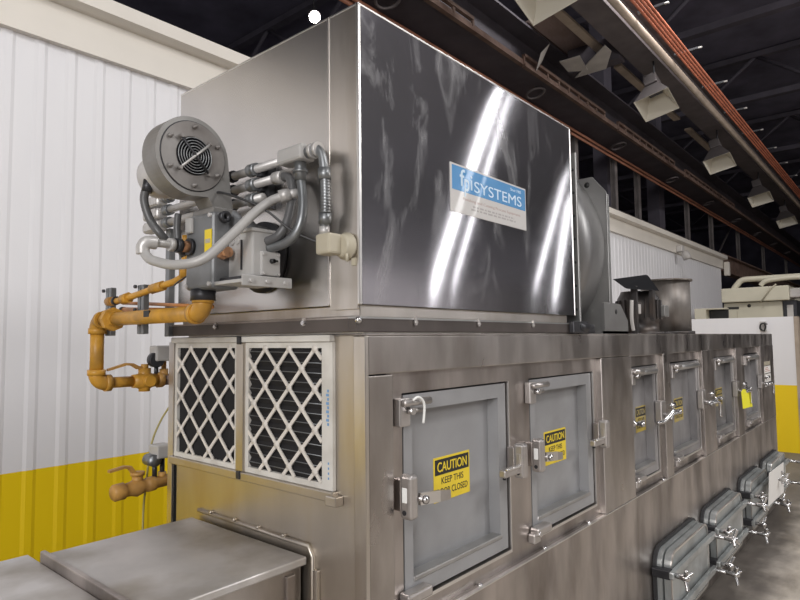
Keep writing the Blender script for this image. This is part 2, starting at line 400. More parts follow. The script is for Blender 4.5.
# dark roof and far walls of the hall
struct(MB().box(-12, 50, -22, 16, 9.6, 9.7, M_ROOF), 'ceiling')
struct(MB().box(49.8, 50, -22, 16, 0, 9.6, M_ROOF), 'wall_far')
struct(MB().box(-12, 50, 15.8, 16, 0, 9.6, M_ROOF), 'wall_back')
struct(MB().box(-2, 45, -14.2, -14, 0, 4.4, M_HALLW), 'reflection_wall')  # unseen pale wall added to brighten the lower reflection in the polished panel
area('reflection_wash_light', (17, -9.5, 6.5), (19, -14, 2.4), 6, 1, 430)  # unseen light added to brighten that wall for its reflection

# ================================================================== ROOF STEELWORK
def ibeam_x(mb, x0, x1, yc, z0, z1, wf, m, tf=.03, tw=.02):
    mb.box(x0, x1, yc-wf/2, yc+wf/2, z0, z0+tf, m); mb.box(x0, x1, yc-wf/2, yc+wf/2, z1-tf, z1, m)
    mb.box(x0, x1, yc-tw/2, yc+tw/2, z0+tf, z1-tf, m)
g = thing('crane_girder', (20, 4.05, 5.2), 'dark runway girder above the cream flashing, with red-orange conduits along its lower edge', 'girder')
b = MB(); ibeam_x(b, 2.0, 46, 4.05, 5.2, 5.85, .56, M_BEAM); b.build('beam', g)
for k in range(9): MB().torus((4.5+3.2*k, 3.98, 5.13), (0, .25, 1), .13, .018, M_BEAML, 16, 6).build('cable_ring', g)
for x0, x1 in ((3.4, 5.7), (6.9, 9.6), (10.2, 13.4), (14.2, 19.0)):
    b = MB(); b.box(x0, x1, 3.70, 3.75, 5.17, 5.21, M_RUST); b.box(x0, x1, 3.70, 3.75, 5.30, 5.34, M_RUST)
    n = int((x1-x0)/.33)
    for k in range(n+1): b.box(x0+k*(x1-x0)/n-.02, x0+k*(x1-x0)/n+.02, 3.71, 3.74, 5.2, 5.31, M_RUST)
    b.build('lacing_rail', g)
b = MB(); b.box(2, 46, 3.72, 3.78, 5.19, 5.26, M_RUST); b.build('rail', g)
for k, (y, z) in enumerate(((4.26, 5.07), (4.22, 5.12), (4.31, 5.13))):
    tag(MB().tube([(2, y, z), (46, y, z)], .022, M_COND, 8, False).build('conduit_pipe'),
        ['lowest red-orange conduit pipe running along the runway girder above the flashing', 'middle red-orange conduit pipe clipped under the runway girder', 'rearmost red-orange conduit pipe under the runway girder'][k], 'pipe', 'conduits along the runway girder')
g = thing('crane_girder', (20, 2.78, 5.55), 'purple-brown girder in the upper right, beside the orange conductor bars', 'girder')
b = MB(); ibeam_x(b, 1.5, 46, 2.78, 5.60, 6.2, .34, M_BEAML); b.build('beam', g)
MB().tube([(1.5, 2.52, 5.60), (46, 2.52, 5.60)], .05, M_TAN, 10, False).build('edge_pipe', g)
for x0, x1 in ((3.0, 8.25), (8.9, 11.9), (12.6, 15.6)):
    MB().box(x0, x1, 3.16, 3.28, 5.70, 5.74, M_TAN).build('walkway_strip', g)
g = thing('conductor_rail', (20, 2.3, 5.62), 'bundle of bright orange conductor bars with white pins, upper right under the roof', 'rail')
for y, z in ((2.25, 5.65), (2.285, 5.635), (2.32, 5.62), (2.355, 5.605)):
    MB().tube([(2, y, z), (46, y, z)], .017, M_BUS, 8, False).build('conductor_bar', g)
for k in range(22):
    b = MB(); b.box(3+k*1.5, 3.04+k*1.5, 2.12, 2.44, 5.66, 5.69, M_DARKM); b.cyl((3.02+k*1.5, 2.13, 5.675), (3.02+k*1.5, 2.07, 5.675), .014, M_PALE, 8); b.build('insulator', g)
# cross beam, gussets and the pinkish sheet between the girders
b = MB(); b.box(8.3, 8.5, 2.97, 3.74, 5.55, 5.9, M_BEAM)
tag(b.build('cross_beam'), 'dark cross beam between the two girders, above the first hanging lamp hood', 'beam')
tag(MB().prism([(8.48, 3.72, 5.535), (8.09, 3.32, 5.535), (7.79, 2.98, 5.535), (8.02, 2.98, 5.535), (8.49, 3.24, 5.535)], (0, 0, .015), M_PALE).build('gusset_plate'), 'large pale slanted gusset plate under the dark cross beam', 'plate')
tag(MB().prism([(8.18, 3.69, 5.519), (7.8, 3.64, 5.519), (7.82, 3.35, 5.519), (8.32, 3.45, 5.519)], (0, 0, .015), M_PALE).build('gusset_plate'), 'small grey gusset plate left of the larger pale one', 'plate')
tag(MB().prism([(6.95, 3.50, 5.30), (7.16, 3.47, 5.50), (7.40, 3.705, 5.42), (7.20, 3.705, 5.20)], (.012, .01, 0), M_PALE).build('hanging_plate'), 'little pale plate hanging left of the gusset plates beside the runway girder', 'plate')
b = MB()
for k in range(9): b.prism([(7.2, 3.36+.05*k, 5.93), (7.2, 3.385+.05*k, 5.90), (7.2, 3.41+.05*k, 5.93)], (1.3, 0, 0), M_CORR)
b.box(7.2, 8.5, 3.34, 3.84, 5.93, 5.95, M_CORR)
tag(b.build('ribbed_panel'), 'pinkish ribbed roof panel between the girders behind the nearest lamp hood', 'panel')
# steel posts standing behind the flashing
for x, lbl in ((8.9, 'partly hidden by the fan housing'), (10.55, 'right beside the fan housing plate'), (11.75, 'second right of the fan housing plate'), (15.1, 'just right of the wall lamp'), (17.3, 'last one before the far end of the white wall'), (20.5, 'beyond the end of the white wall, leftmost there'), (24.5, 'far beyond the wall end, middle of the row'), (29.5, 'furthest down the row')):
    x *= 1.12
    b = MB(); b.box(x-.06, x+.06, 4.38, 4.40, 0, 5.6, M_COL); b.box(x-.06, x+.06, 4.46, 4.48, 0, 5.6, M_COL); b.box(x-.01, x+.01, 4.40, 4.46, 0, 5.6, M_COL)
    tag(b.build('steel_column'), 'grey-brown steel post under the runway girder, '+lbl, 'column', 'posts under the runway girder')
for x in (12.9, 16.4):
    b = MB(); b.box(x-.22, x+.22, 4.9, 5.2, 0, 9.6, M_TRUSS)
    tag(b.build('roof_column'), 'broad dark roof column behind the posts, ' + ('nearer the fan housing' if x < 14 else 'nearer the end of the white wall'), 'column', 'broad roof columns')
tag(MB().tube([(6, 4.62, 4.22), (40, 4.62, 4.22)], .06, M_BEAML, 10, False).build('handrail_pipe'), 'grey horizontal pipe crossing behind the posts above the flashing', 'pipe')
tag(MB().tube([(19.2, 4.52, 3.4), (23.0, 4.52, 5.6)], .03, M_BEAML, 8, False).build('brace_rod'), 'thin diagonal brace rod between two posts past the wall end', 'rod')
b = MB(); ibeam_x(b, 16.9, 46, 3.75, 3.25, 3.72, .26, M_RUST)
tag(b.build('edge_beam'), 'brown steel beam carrying on beyond the end of the white wall', 'beam')
# roof trusses, dim
for k, x in enumerate((9.0, 14.0, 19.0, 25.0, 32.0, 40.0)):
    b = MB(); b.box(x-.1, x+.1, -6, 15.5, 8.2, 8.35, M_TRUSS); b.box(x-.1, x+.1, -6, 15.5, 9.4, 9.55, M_TRUSS)
    for j in range(14):
        y0 = -6+j*1.5; z0, z1 = (8.3, 9.45) if j % 2 else (9.45, 8.3)
        b.tube([(x, y0, z0), (x, y0+1.5, z1)], .05, M_TRUSS, 6, False)
    tag(b.build('roof_truss'), 'dim roof truss high in the dark, ' + ['nearest of all, above the machine', 'second nearest', 'third from the camera', 'fourth from the camera', 'second to last', 'furthest away'][k], 'truss', 'roof trusses')
# lamp hoods
def hood(x, y, z, label, s=.24):
    t = thing('hanging_lamp', (x, y, z), label, 'lamp', 'square lamp hoods under the roof')
    sq = lambda r, zz: [(x-r, y-r, zz), (x+r, y-r, zz), (x+r, y+r, zz), (x-r, y+r, zz)]
    b = MB(); fs = []
    T_ = Matrix.Translation((x, y, z+.17)) @ Matrix.Rotation(math.radians(24), 4, Vector((-.5, .86, 0))) @ Matrix.Translation((-x, -y, -z-.17))
    rings = [[b.bm.verts.new(T_ @ Vector(p)) for p in sq(r, zz)] for r, zz in ((s*.42, z+.33), (s, z), (s*.97, z), (s*.40, z+.31))]
    for a, c, mm in ((0, 1, M_HOODO), (1, 2, M_HOODI), (2, 3, M_HOODI)):
        q = [b.bm.faces.new((rings[a][k], rings[a][(k+1) % 4], rings[c][(k+1) % 4], rings[c][k])) for k in range(4)]; b._fin(q, mm)
    q = [b.bm.faces.new(rings[0][::-1])]; b._fin(q, M_HOODO)
    b.build('lamp_shade', t)
    MB().box(x-s*.38, x+s*.38, y-s*.38, y+s*.38, z+.27, z+.305, M_GLASS, mtx=T_).build('lens', t)
    b = MB(); b.box(x-.13, x+.13, y-.09, y+.09, z+.335, z+.52, M_HOODO, .01, mtx=T_); b.build('ballast_box', t)
    b = MB(); b.tube([(x, y, z+.45), (x, y, 5.6)], .012, M_DARKM, 6, False); b.build('hanger_rod', t)
hood(5.45, 2.70, 5.04, 'square lamp hood nearest the camera, cut by the top of the picture', .26)
for x, lb in ((8.85, 'square lamp hood with cream inside, second nearest, beside the purple-brown girder'), (12.7, 'square lamp hood third in the row, below the end of the tan strip'), (16.75, 'small distant square lamp hood, fourth in the row'), (20.7, 'small distant lamp hood, fifth in the row above the far wall end')):
    hood(x, 2.68 if x < 10 else 2.72, 4.90, lb)
t = thing('hall_lamp', (6.15, 7.0, 6.75), 'lit white lamp glaring just above the top edge of the steel housing', 'lamp')
MB().lathe((6.15, 7.0, 6.75), (-.45, -.75, -.5), [(.085, 0), (.085, .02), (.05, .03), (0, .032)], M_LAMP, 20).build('lens', t)
MB().lathe((6.15, 7.0, 6.75), (.45, .75, .5), [(.10, -.015), (.11, .02), (.06, .14), (0, .15)], M_HOODO, 20).build('lamp_shell', t)
b = MB(); b.tube([(6.2, 7.08, 6.85), (6.2, 7.08, 9.6)], .015, M_DARKM, 6, False); b.build('hanger_rod', t)

# ================================================================== WASHER CABINET
F = 1.06; XR = 6.815; XL = 1.102; YB = 2.03; RY = 1.085; ZT = 1.617
cab = thing('parts_washer_cabinet', (3.95, 1.55, 0), 'long stainless steel washer cabinet with six grey doors and four floor hatches', 'machine')
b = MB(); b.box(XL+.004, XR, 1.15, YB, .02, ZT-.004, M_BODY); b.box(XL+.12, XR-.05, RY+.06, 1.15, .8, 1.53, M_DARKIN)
b.build('cabinet_shell', cab)
b = MB(); b.box(XL, XR, F, YB, ZT-.006, ZT, M_BODY, .002); b.build('top_panel', cab)
b = MB(); b.box(XL+.008, 2.955, F, 1.15, 1.511, ZT-.006, M_BODY, .003); b.box(2.958, XR, F+.002, 1.15, 1.505, ZT-.006, M_BODY, .003); b.build('front_header', cab)
b = MB(); b.box(XL+.008, 2.984, F, 1.15, .02, .83, M_BODYD, .003); b.box(2.987, XR, F+.002, 1.15, .02, .828, M_BODYD, .003)
b.box(XL+.05, XR-.05, F+.09, 1.16, 0, .03, M_DARKIN); b.box(XL+.01, XR-.01, F-.002, F+.012, .825, .8305, M_TRIMS, .001); b.build('lower_panel', cab)  # lighter steel strip added to draw the bright line along the ledge
for x0, x1 in ((XL+.008, 1.205), (2.60, 2.972), (3.462, 3.578), (4.255, 4.545), (5.222, 5.41), (6.19, XR)):
    MB().box(x0, x1, F, 1.15, .83, 1.508, M_BODY if x0 < 3.5 else M_BODYD, .003).build('post', cab)
# left end of the cabinet
b = MB(); b.box(XL, XL+.006, F+.045, 2.02, .02, ZT-.006, M_END); b.build('end_panel', cab)
b = MB(); b.box(XL-.004, XL+.01, F, F+.042, .02, ZT-.006, M_BRUSHW, .002); b.build('corner_strip', cab)
b = MB(); b.box(XL-.008, XL+.004, 2.0, YB, .02, 1.60, M_BRUSHW, .002); b.box(XL-.002, XL+.004, 1.982, 1.997, .02, 1.18, M_DARKIN); b.build('back_corner_strip', cab)
b = MB(); b.box(XL-.022, XL+.004, 1.165, 1.998, 1.180, 1.206, M_END, .003); b.box(XL-.028, XL+.0, 1.145, 1.185, 1.172, 1.198, M_BRUSHW, .003); b.build('filter_shelf', cab)
b = MB(); b.box(XL-.020, XL+.0, 1.175, 1.995, 1.597, 1.615, M_FRAMEW, .002); b.box(XL-.020, XL+.0, 1.560, 1.600, 1.205, 1.597, M_BRUSHW, .003); b.box(XL-.016, XL, 1.980, 1.998, 1.18, 1.605, M_BRUSHW, .002)
for z in (1.196, 1.603):
    for y in (1.58, ): b.box(XL-.026, XL-.018, y-.01, y+.01, z-.012, z+.012, M_DARKM, .003)
b.build('filter_frame', cab)
# seam pipes where the infeed table meets the end
b = MB(); b.tube([(XL-.004, 1.83, 1.045), (XL-.004, 1.275, 1.045), (XL-.004, 1.262, 1.02), (XL-.004, 1.262, .05)], .007, M_END, 8, False)
b.box(XL-.014, XL, 1.235, 1.252, .05, .99, M_BRUSHW, .003)
for y in (1.75, 1.62, 1.5, 1.38): b.cyl((XL-.014, y, 1.053), (XL, y, 1.053), .005, M_END, 8)
b.build('seam_flange', cab)
# bolts along ledge
b = MB()
for x in (1.62, 2.05, 2.44, 3.42): b.lathe((x, F+.012, .829), (0, 0, 1), [(.009, 0), (.009, .005), (.005, .009), (0, .009)], M_CHROME, 10)
b.build('ledge_bolts', cab)

def recess_panel(x0, x1, holes):
    b = MB(); xs = [x0]
    for h0, h1 in holes: xs += [h0, h1]
    xs.append(x1)
    for i in range(0, len(xs), 2): b.box(xs[i], xs[i+1], RY, RY+.02, .83, 1.51, M_BODYD)
    for h0, h1 in holes:
        b.box(h0, h1, RY, RY+.02, 1.452, 1.51, M_BODYD); b.box(h0, h1, RY, RY+.02, .83, .884, M_BODYD)
        b.box(h0-.0, h1+.006, RY-.006, RY, .874, .884, M_TRIMS); b.box(h1, h1+.006, RY-.006, RY, .884, 1.452, M_TRIMS)
    b.build('door_frame', cab)
recess_panel(1.205, 2.60, [(1.268, 1.828), (1.985, 2.548)])
recess_panel(2.972, 3.462, [(3.015, 3.405)]); recess_panel(3.578, 4.255, [(3.655, 4.232)])
recess_panel(4.545, 5.222, [(4.63, 5.205)]); recess_panel(5.41, 6.19, [(5.62, 6.165)])

SIGN_TXT = True
def caution(parent, x0, x1, z0, z1, y, worn=False):
    b = MB(); W = x1-x0; H = z1-z0
    M_Y = M_YELW if worn else M_YEL
    b.box(x0, x1, y-.0015, y, z0, z1, M_Y)
    b.box(x0+.03*W, x1-.03*W, y-.0022, y-.0015, z0+.60*H, z1-.05*H, M_BLK)
    b.text('CAUTION', x0+.09*W, x1-.09*W, z0+.665*H, z1-.115*H, y-.0022, M_Y, .0006, .012)
    b.text('KEEP THIS', x0+.2*W, x1-.19*W, z0+.38*H, z0+.53*H, y-.0015, M_BLK, .0006, .004)
    b.text('DOOR CLOSED', x0+.07*W, x1-.07*W, z0+.14*H, z0+.29*H, y-.0015, M_BLK, .0006, .004)
    o = b.build('caution_sign', parent); o['label'] = 'yellow sign with black CAUTION band reading KEEP THIS DOOR CLOSED'

def door(x0, x1, z0, z1, big, sign, dm, nm):
    lw = .036 if big else .022; rw = .048; y = RY+.002; yi = y+.042
    d = MB(); d.box(x0, x1, yi, yi+.012, z0, z1, dm)
    dr = d.build('door', cab); dr['label'] = nm
    b = MB()
    o = [(x0, y, z0), (x1, y, z0), (x1, y, z1), (x0, y, z1)]; i = [(x0+lw, y, z0+.052), (x1-rw, y, z0+.052), (x1-rw, y, z1-.046), (x0+lw, y, z1-.046)]
    bi = [(x0+lw, yi, z0+.058), (x1-rw-.006, yi, z0+.058), (x1-rw-.006, yi, z1-.052), (x0+lw, yi, z1-.052)]
    b.frame(o, i, (0, .05, 0), M_DOORW if not big else M_DOOR)
    b.build('door_rim', dr)
    b = MB()   # bright stiffener along the bottom of the rim
    b.box(x0+lw, x1-rw+.008, y-.004, y+.036, z0+.04, z0+.056, M_RIM, .004)
    if not big: b.build('rim_bar', dr); b = MB(); b.tube([(x0-.0, y-.006, z1-.026), (x1-.02, y-.006, z1-.026)], .019, M_RIM, 10, False)
    b.build('rim_bar', dr)
    # upper-left hinge pin + bracket, lower-left hinge block
    b = MB(); b.tube([(x0-.04, F-.008, z1-.017), (x0+.075, F-.008, z1-.017)], .010 if big else .014, M_HW, 10, False)
    b.tube([(x0-.015, F-.006, z1-.04), (x0+.04, F-.006, z1-.04)], .007, M_HW, 8, False); b.cyl((x0-.01, F-.02, z1-.04), (x0-.01, F, z1-.04), .010, M_CHROME, 10)
    b.box(x0-.045, x0+.0, F, RY, z1-.082, z1-.005, M_HW, .004); b.build('hinge', dr)
    b = MB(); b.box(x0-.03, x0+.075, F-.012, RY, z0+.003, z0+.032, M_HW, .006); b.box(x0-.045, x0-.0, F-.004, RY, z0-.02, z0+.014, M_HW, .005)
    b.cyl((x0-.02, F-.016, z0+.012), (x0-.02, F, z0+.012), .009, M_CHROME, 10); b.build('hinge', dr)
    if sign:
        k = yi/1.08; s0, s1, t0, t1 = sign
        caution(dr, s0*k, s1*k, 1.6-(1.6-t0)*k, 1.6-(1.6-t1)*k, yi, not big)
    if big:
        # left keeper housing with its flat lever, right keeper housing with strike
        for side, hx in ((0, x0-.058), (1, x1-.008)):
            b = MB(); b.box(hx, hx+.034, F-.045, F-.004, 1.128, 1.245, M_HW, .010, 3); b.box(hx+.006, hx+.028, F-.006, RY, 1.145, 1.230, M_BODYD, .004)
            b.box(hx-.001, hx+.004, F-.032, F-.014, 1.172, 1.212, M_WHITEP if side == 0 else M_HW, .004); b.cyl((hx-.001, F-.022, 1.147), (hx+.004, F-.022, 1.147), .007, M_DARKM, 10)
            lt = b.build('latch', dr)
            if side == 0:
                q = hx+.052
                b = MB(); b.cyl((q, F-.052, 1.176), (q, RY+.0, 1.176), .008, M_HW, 12); b.lathe((q, F-.05, 1.176), (0, -1, 0), [(.012, 0), (.011, .008), (0, .012)], M_CHROME, 12)
                b.prism([(q-.006, F-.04, 1.160), (q+.08, F-.042, 1.152), (q+.08, F-.042, 1.183), (q-.006, F-.04, 1.192)], (0, .008, 0), M_TRIMS)
                b.prism([(q+.08, F-.042, 1.152), (q+.145, F-.03, 1.144), (q+.145, F-.03, 1.170), (q+.08, F-.042, 1.183)], (0, .008, 0), M_HW)
                b.build('latch_lever', lt)
            else:
                b = MB(); b.box(hx-.095, hx+.015, F-.030, F-.004, 1.146, 1.172, M_HW, .005); b.box(hx-.09, hx+.01, F-.036, F-.024, 1.168, 1.177, M_TRIMS, .003)
                b.cyl((hx-.085, F-.02, 1.148), (hx-.085, F-.02, 1.14), .006, M_DARKM, 8); b.build('strike', lt)
    else:
        hx = x1-.005
        b = MB(); b.box(hx-.03, hx+.05, F-.012, RY, 1.135, 1.255, M_HW, .006); b.cyl((hx+.01, F-.06, 1.175), (hx+.01, F-.01, 1.175), .017, M_CHROME, 14)
        lt = b.build('latch', dr)
        b = MB(); b.tube([(hx+.01, F-.06, 1.175), (hx+.075, F-.075, 1.178), (hx+.10, F-.078, 1.155), (hx+.10, F-.078, 1.08)] if x0 > 3.5 else [(hx-.22, F-.05, 1.165), (hx-.14, F-.06, 1.168), (hx-.04, F-.075, 1.21), (hx+.01, F-.06, 1.20)], .010, M_CHROME, 8)
        b.tube([(hx-.03, F-.055, 1.165), (hx+.02, F-.055, 1.185), (hx+.08, F-.065, 1.19)], .009, M_CHROME, 8)
        b.cyl((hx+.0, F-.04, 1.225), (hx+.045, F-.055, 1.235), .013, M_CHROME, 10); b.build('latch_lever', lt)
        b = MB(); b.lathe((x0+.10, yi, 1.16), (0, -1, 0), [(.02, 0), (.02, .02), (.010, .025), (.010, .05), (.016, .055), (.012, .07), (0, .072)], M_CHROME, 12)
        b.box(x0+.10, x0+.19, yi-.045, yi-.035, 1.148, 1.172, M_HW, .003); b.build('knob', dr)
    return dr
door(1.277, 1.82, .891, 1.446, True, (1.40, 1.583, 1.126, 1.254), M_DOOR, 'largest grey door nearest the corner')
door(1.996, 2.54, .891, 1.446, True, (2.082, 2.264, 1.120, 1.245), M_DOOR, 'second grey door with the legible caution sign')
door(3.022, 3.398, .887, 1.446, False, (3.055, 3.20, 1.123, 1.25), M_DOORW, 'narrow stained door right of the wide post')
door(3.662, 4.225, .885, 1.444, False, (3.685, 3.855, 1.105, 1.24), M_DOORW, 'fourth door with half worn-off sign')
door(4.637, 5.198, .885, 1.446, False, (4.62, 4.82, 1.11, 1.232), M_DOORW, 'fifth door beside the bright yellow tag')
door(5.627, 6.158, .88, 1.44, False, None, M_DOORW, 'last door at the far end, without a sign')
# instruction sticker at the far end
b = MB(); b.box(6.33, 6.63, F-.001, F+.001, 1.327, 1.362, M_BEIGE); b.box(6.33, 6.63, F-.001, F+.001, 1.255, 1.318, M_PAPER); b.box(6.33, 6.63, F-.001, F+.001, 1.135, 1.246, M_PAPER)
for k in range(3): b.box(6.36, 6.6-.05*k, F-.0015, F-.001, 1.27+.015*k, 1.275+.015*k, mat('sticker_red', (.45, .12, .08), .6))
for k in range(5): b.box(6.36, 6.60-.03*(k % 2), F-.0015, F-.001, 1.15+.018*k, 1.155+.018*k, M_LOGOT)
b.build('instruction_sticker', cab)

# floor hatches
def rrect(x0, x1, z0, z1, r, y, n=6, rb=None):
    pts = []
    rb = r if rb is None else rb
    for cx, cz, a, rr in ((x1-r, z1-r, 0, r), (x0+r, z1-r, 90, r), (x0+rb, z0+rb, 180, rb), (x1-rb, z0+rb, 270, rb)):
        for k in range(n+1):
            t = math.radians(a+90*k/n); pts.append((cx+rr*math.cos(t), y, cz+rr*math.sin(t)))
    return pts
def wing(mb, c, ax, s, rot, m):
    c = Vector(c); ax = Vector(ax).normalized(); u = ax.orthogonal().normalized(); v = ax.cross(u)
    mb.lathe(c, ax, [(.012, -.03), (.014, 0), (.018, .006), (.018, .03), (.010, .04), (0, .042)], m, 12)
    for k in range(3):
        a = rot+k*2*PI/3; dd = u*math.cos(a)+v*math.sin(a)
        mb.tube([c+ax*.02+dd*.012, c+ax*.028+dd*s*.6, c+ax*.034+dd*s], .009, m, 8)
def hatch(x0, wd, lbl, full=True):
    x1 = x0+wd; z0 = .165; z1 = .526
    b = MB(); b.prism(rrect(x0-.03, x1+.03, z0-.03, z1+.012, .09, F+.0), (0, -.016, 0), M_HATCHD)
    h = b.build('access_hatch', cab); h['label'] = lbl
    b = MB(); b.prism(rrect(x0-.015, x1+.015, z0-.015, z1+.0, .085, F-.016), (0, -.024, 0), M_HATCH); b.build('hatch_ring', h)
    b = MB(); b.prism(rrect(x0, x1, z0, z1-.006, .075, F-.046), (0, -.030, 0), M_HATCH)
    b.frame(rrect(x0, x1, z0, z1-.006, .075, F-.076), rrect(x0+.012, x1-.012, z0+.012, z1-.018, .064, F-.076), (0, -.006, 0), M_TRIMS); b.build('hatch_cover', h)
    for k, z in enumerate((.432, .238)):
        b = MB(); b.box(x0-.055, x1+.06, F-.108, F-.083, z-.018, z+.018, M_HATCH, .006)
        br = b.build('clamp_bar', h)
        for e, xx in enumerate((x0-.03, x1+.03)):
            b = MB(); b.box(xx-.025, xx+.025, F-.09, F-.002, z-.022, z+.022, M_DARKM, .005); b.cyl((xx, F-.05, z+.0), (xx, F-.165, z), .010, M_CHROME, 10); b.build('clamp_post', br) if False else None
            wing(b, (xx, F-.135 if e == 0 else F-.19, z+.0), (0, -1, 0), .058, .4+1.3*e+.7*k, M_CHROME)
            if e == 1: b.cyl((xx, F-.05, z), (xx, F-.20, z), .012, M_CHROME, 10)
            b.build('wing_knob', br)
hatch(3.19, .70, 'hatch nearest the camera, cut by the picture bottom')
hatch(4.07, .72, 'second hatch from the camera')
hatch(5.09, .64, 'third hatch from the camera')
hatch(5.93, .70, 'farthest hatch, with paper hung on it')
b = MB(); P = [(5.40, .905, .545), (5.98, .895, .535), (5.99, .905, .285), (5.36, .915, .30)]
b.prism(P, (0, .003, 0), M_PAPER)
tag(b.build('paper_notice'), 'sheet of white paper hanging from the knob of the farthest floor hatch', 'paper')
b = MB(); b.prism([(5.06, 1.0, 1.185), (5.12, 1.0, 1.20), (5.30, .995, 1.185), (5.37, .99, 1.05), (5.05, .992, 1.062)], (0, .004, 0), M_TAG)
b.tube([(5.19, 1.0, 1.185), (5.20, .99, 1.215), (5.21, 1.0, 1.225)], .004, M_WIRE, 6)
tag(b.build('yellow_tag'), 'bright yellow paper tag hanging from the latch of the fifth door', 'tag')
b = MB(); b.tube([(1.262, 1.04, 1.436), (1.278, 1.035, 1.444), (1.30, 1.035, 1.432), (1.308, 1.037, 1.41), (1.306, 1.04, 1.37)], .0035, M_WHITEP, 8)
tag(b.build('cable_tie'), 'white cable tie looped round the hinge pin of the nearest grey door', 'tie')

# ------------------------------------------------------------------ air filters
def afilter(y0, y1, horiz, label, printed):
    z0, z1 = 1.207, 1.596; x = XL-.012
    t = thing('air_filter', (x, (y0+y1)/2, z0), label, 'filter', 'air filters in the end rack')
    f = .016
    b = MB(); fy = .042 if printed else f
    b.frame([(x, y0, z0), (x, y1, z0), (x, y1, z1), (x, y0, z1)], [(x, y0+fy, z0+f), (x, y1-f, z0+f), (x, y1-f, z1-f), (x, y0+fy, z1-f)], (.011, 0, 0), M_FRAMEW)
    fr = b.build('filter_border', t)
    b = MB(); n = 13 if horiz else 15
    for k in range(n):
        if horiz:
            za = z0+f+k*(z1-z0-2*f)/n; zb = za+(z1-z0-2*f)/n
            b.prism([(x+.0115, y0+f, za), (x+.004, y0+f, (za+zb)/2), (x+.0115, y0+f, zb)], (0, y1-y0-2*f, 0), M_MEDIA)
            b.tube([(x+.0035, y0+f, (za+zb)/2), (x+.0035, y1-f, (za+zb)/2+.003)], .0014, M_STRUT, 5, False)
        else:
            ya = y0+f+k*(y1-y0-2*f)/n; yb = ya+(y1-y0-2*f)/n
            b.prism([(x+.0115, ya, z0+f), (x+.004, (ya+yb)/2, z0+f), (x+.0115, yb, z0+f)], (0, 0, z1-z0-2*f), M_MEDIA)
    b.build('filter_media', t)
    # expanded diamond lattice
    b = MB(); ya, yb, za, zb = y0+fy, y1-f, z0+f, z1-f
    nc = 3; nr = 3.25; cw = (yb-ya)/nc; ch = (zb-za)/nr; hw = .0052
    def clipseg(p, q):
        t0, t1 = 0., 1.; dy = q[0]-p[0]; dz = q[1]-p[1]
        for pp, qq in ((-dy, p[0]-ya), (dy, yb-p[0]), (-dz, p[1]-za), (dz, zb-p[1])):
            if abs(pp) < 1e-9:
                if qq < 0: return None
                continue
            r = qq/pp
            if pp < 0: t0 = max(t0, r)
            else: t1 = min(t1, r)
        if t0 >= t1: return None
        return (p[0]+t0*dy, p[1]+t0*dz), (p[0]+t1*dy, p[1]+t1*dz)
    ph = .0
    for i in range(-1, nc+2):
        for j in range(-1, 6):
            cy = ya+(i+.25)*cw; cz = zb-(j+.02)*ch
            for ddy, oy, oz in ((.5, 0, 0), (-.5, 0, 0), (.5, .5, -.5), (-.5, .5, -.5)):
                ddz = -.5
                p = (cy+oy*cw, cz+oz*ch); q = (p[0]+ddy*cw, p[1]+ddz*ch)
                s_ = clipseg(p, q)
                if not s_: continue
                p, q = s_; L_ = math.hypot(q[0]-p[0], q[1]-p[1])
                if L_ < .004: continue
                nx, nz = -(q[1]-p[1])/L_*hw, (q[0]-p[0])/L_*hw
                if ddz < 0:
                    b.prism([(x-.002, p[0]+nx, p[1]+nz), (x-.002, q[0]+nx, q[1]+nz), (x-.002, q[0]-nx, q[1]-nz), (x-.002, p[0]-nx, p[1]-nz)], (.004, 0, 0), M_LATT)
            for (oy, oz) in ((0, 0), (.5, -.5)):
                yy, zz = cy+oy*cw, cz+oz*ch
                if ya < yy < yb and za < zz < zb:
                    b.lathe((x+.003, yy, zz), (-1, 0, 0), [(.0115, 0), (.0105, .0056), (0, .0058)], M_LATT, 14)
    b.build('lattice', t)
    if printed:
        b = MB()
        for k in range(9): b.box(x-.0012, x, y0+.014, y0+.020+.004*(k % 2), 1.375+.011*k, 1.382+.011*k, M_BLUEPR)
        for k in range(4): b.box(x-.0012, x, y0+.014, y0+.018, 1.235+.013*k, 1.241+.013*k, M_BLUEPR)
        b.build('blue_print', t)
afilter(1.600, 1.978, False, 'left air filter with vertical black pleats behind white diamond mesh', False)
afilter(1.172, 1.560, True, 'right air filter with horizontal black pleats and blue print on its side', True)

# ================================================================== INFEED TABLE
t = thing('infeed_table', (.3, 1.55, 0), 'low stainless infeed table with raised lid butting against the cabinet end', 'table')
b = MB(); b.box(.648, XL-.016, 1.27, 1.85, 1.0, 1.022, M_LID, .004); b.build('lid', t)
b = MB(); b.box(.66, XL-.016, 1.295, 1.83, .03, 1.0, M_BODY, .003); b.box(1.03, 1.06, 1.285, 1.30, .05, .98, M_BODYD, .003); b.build('side_panel', t)
b = MB(); b.box(.634, .648, 1.25, 1.86, .985, 1.030, M_BODYD, .003); b.build('lip', t)
b = MB(); b.box(-.75, .634, 1.22, 1.95, .982, 1.002, M_LID, .004); b.build('deck', t)
b = MB(); b.box(-.70, .625, 1.26, 1.90, .70, .982, M_BODYD); b.build('apron', t)
for x in (-.66, .56):
    for y in (1.29, 1.86): MB().box(x-.025, x+.025, y-.025, y+.025, 0, .70, M_BODYD, .003).build('leg', t)

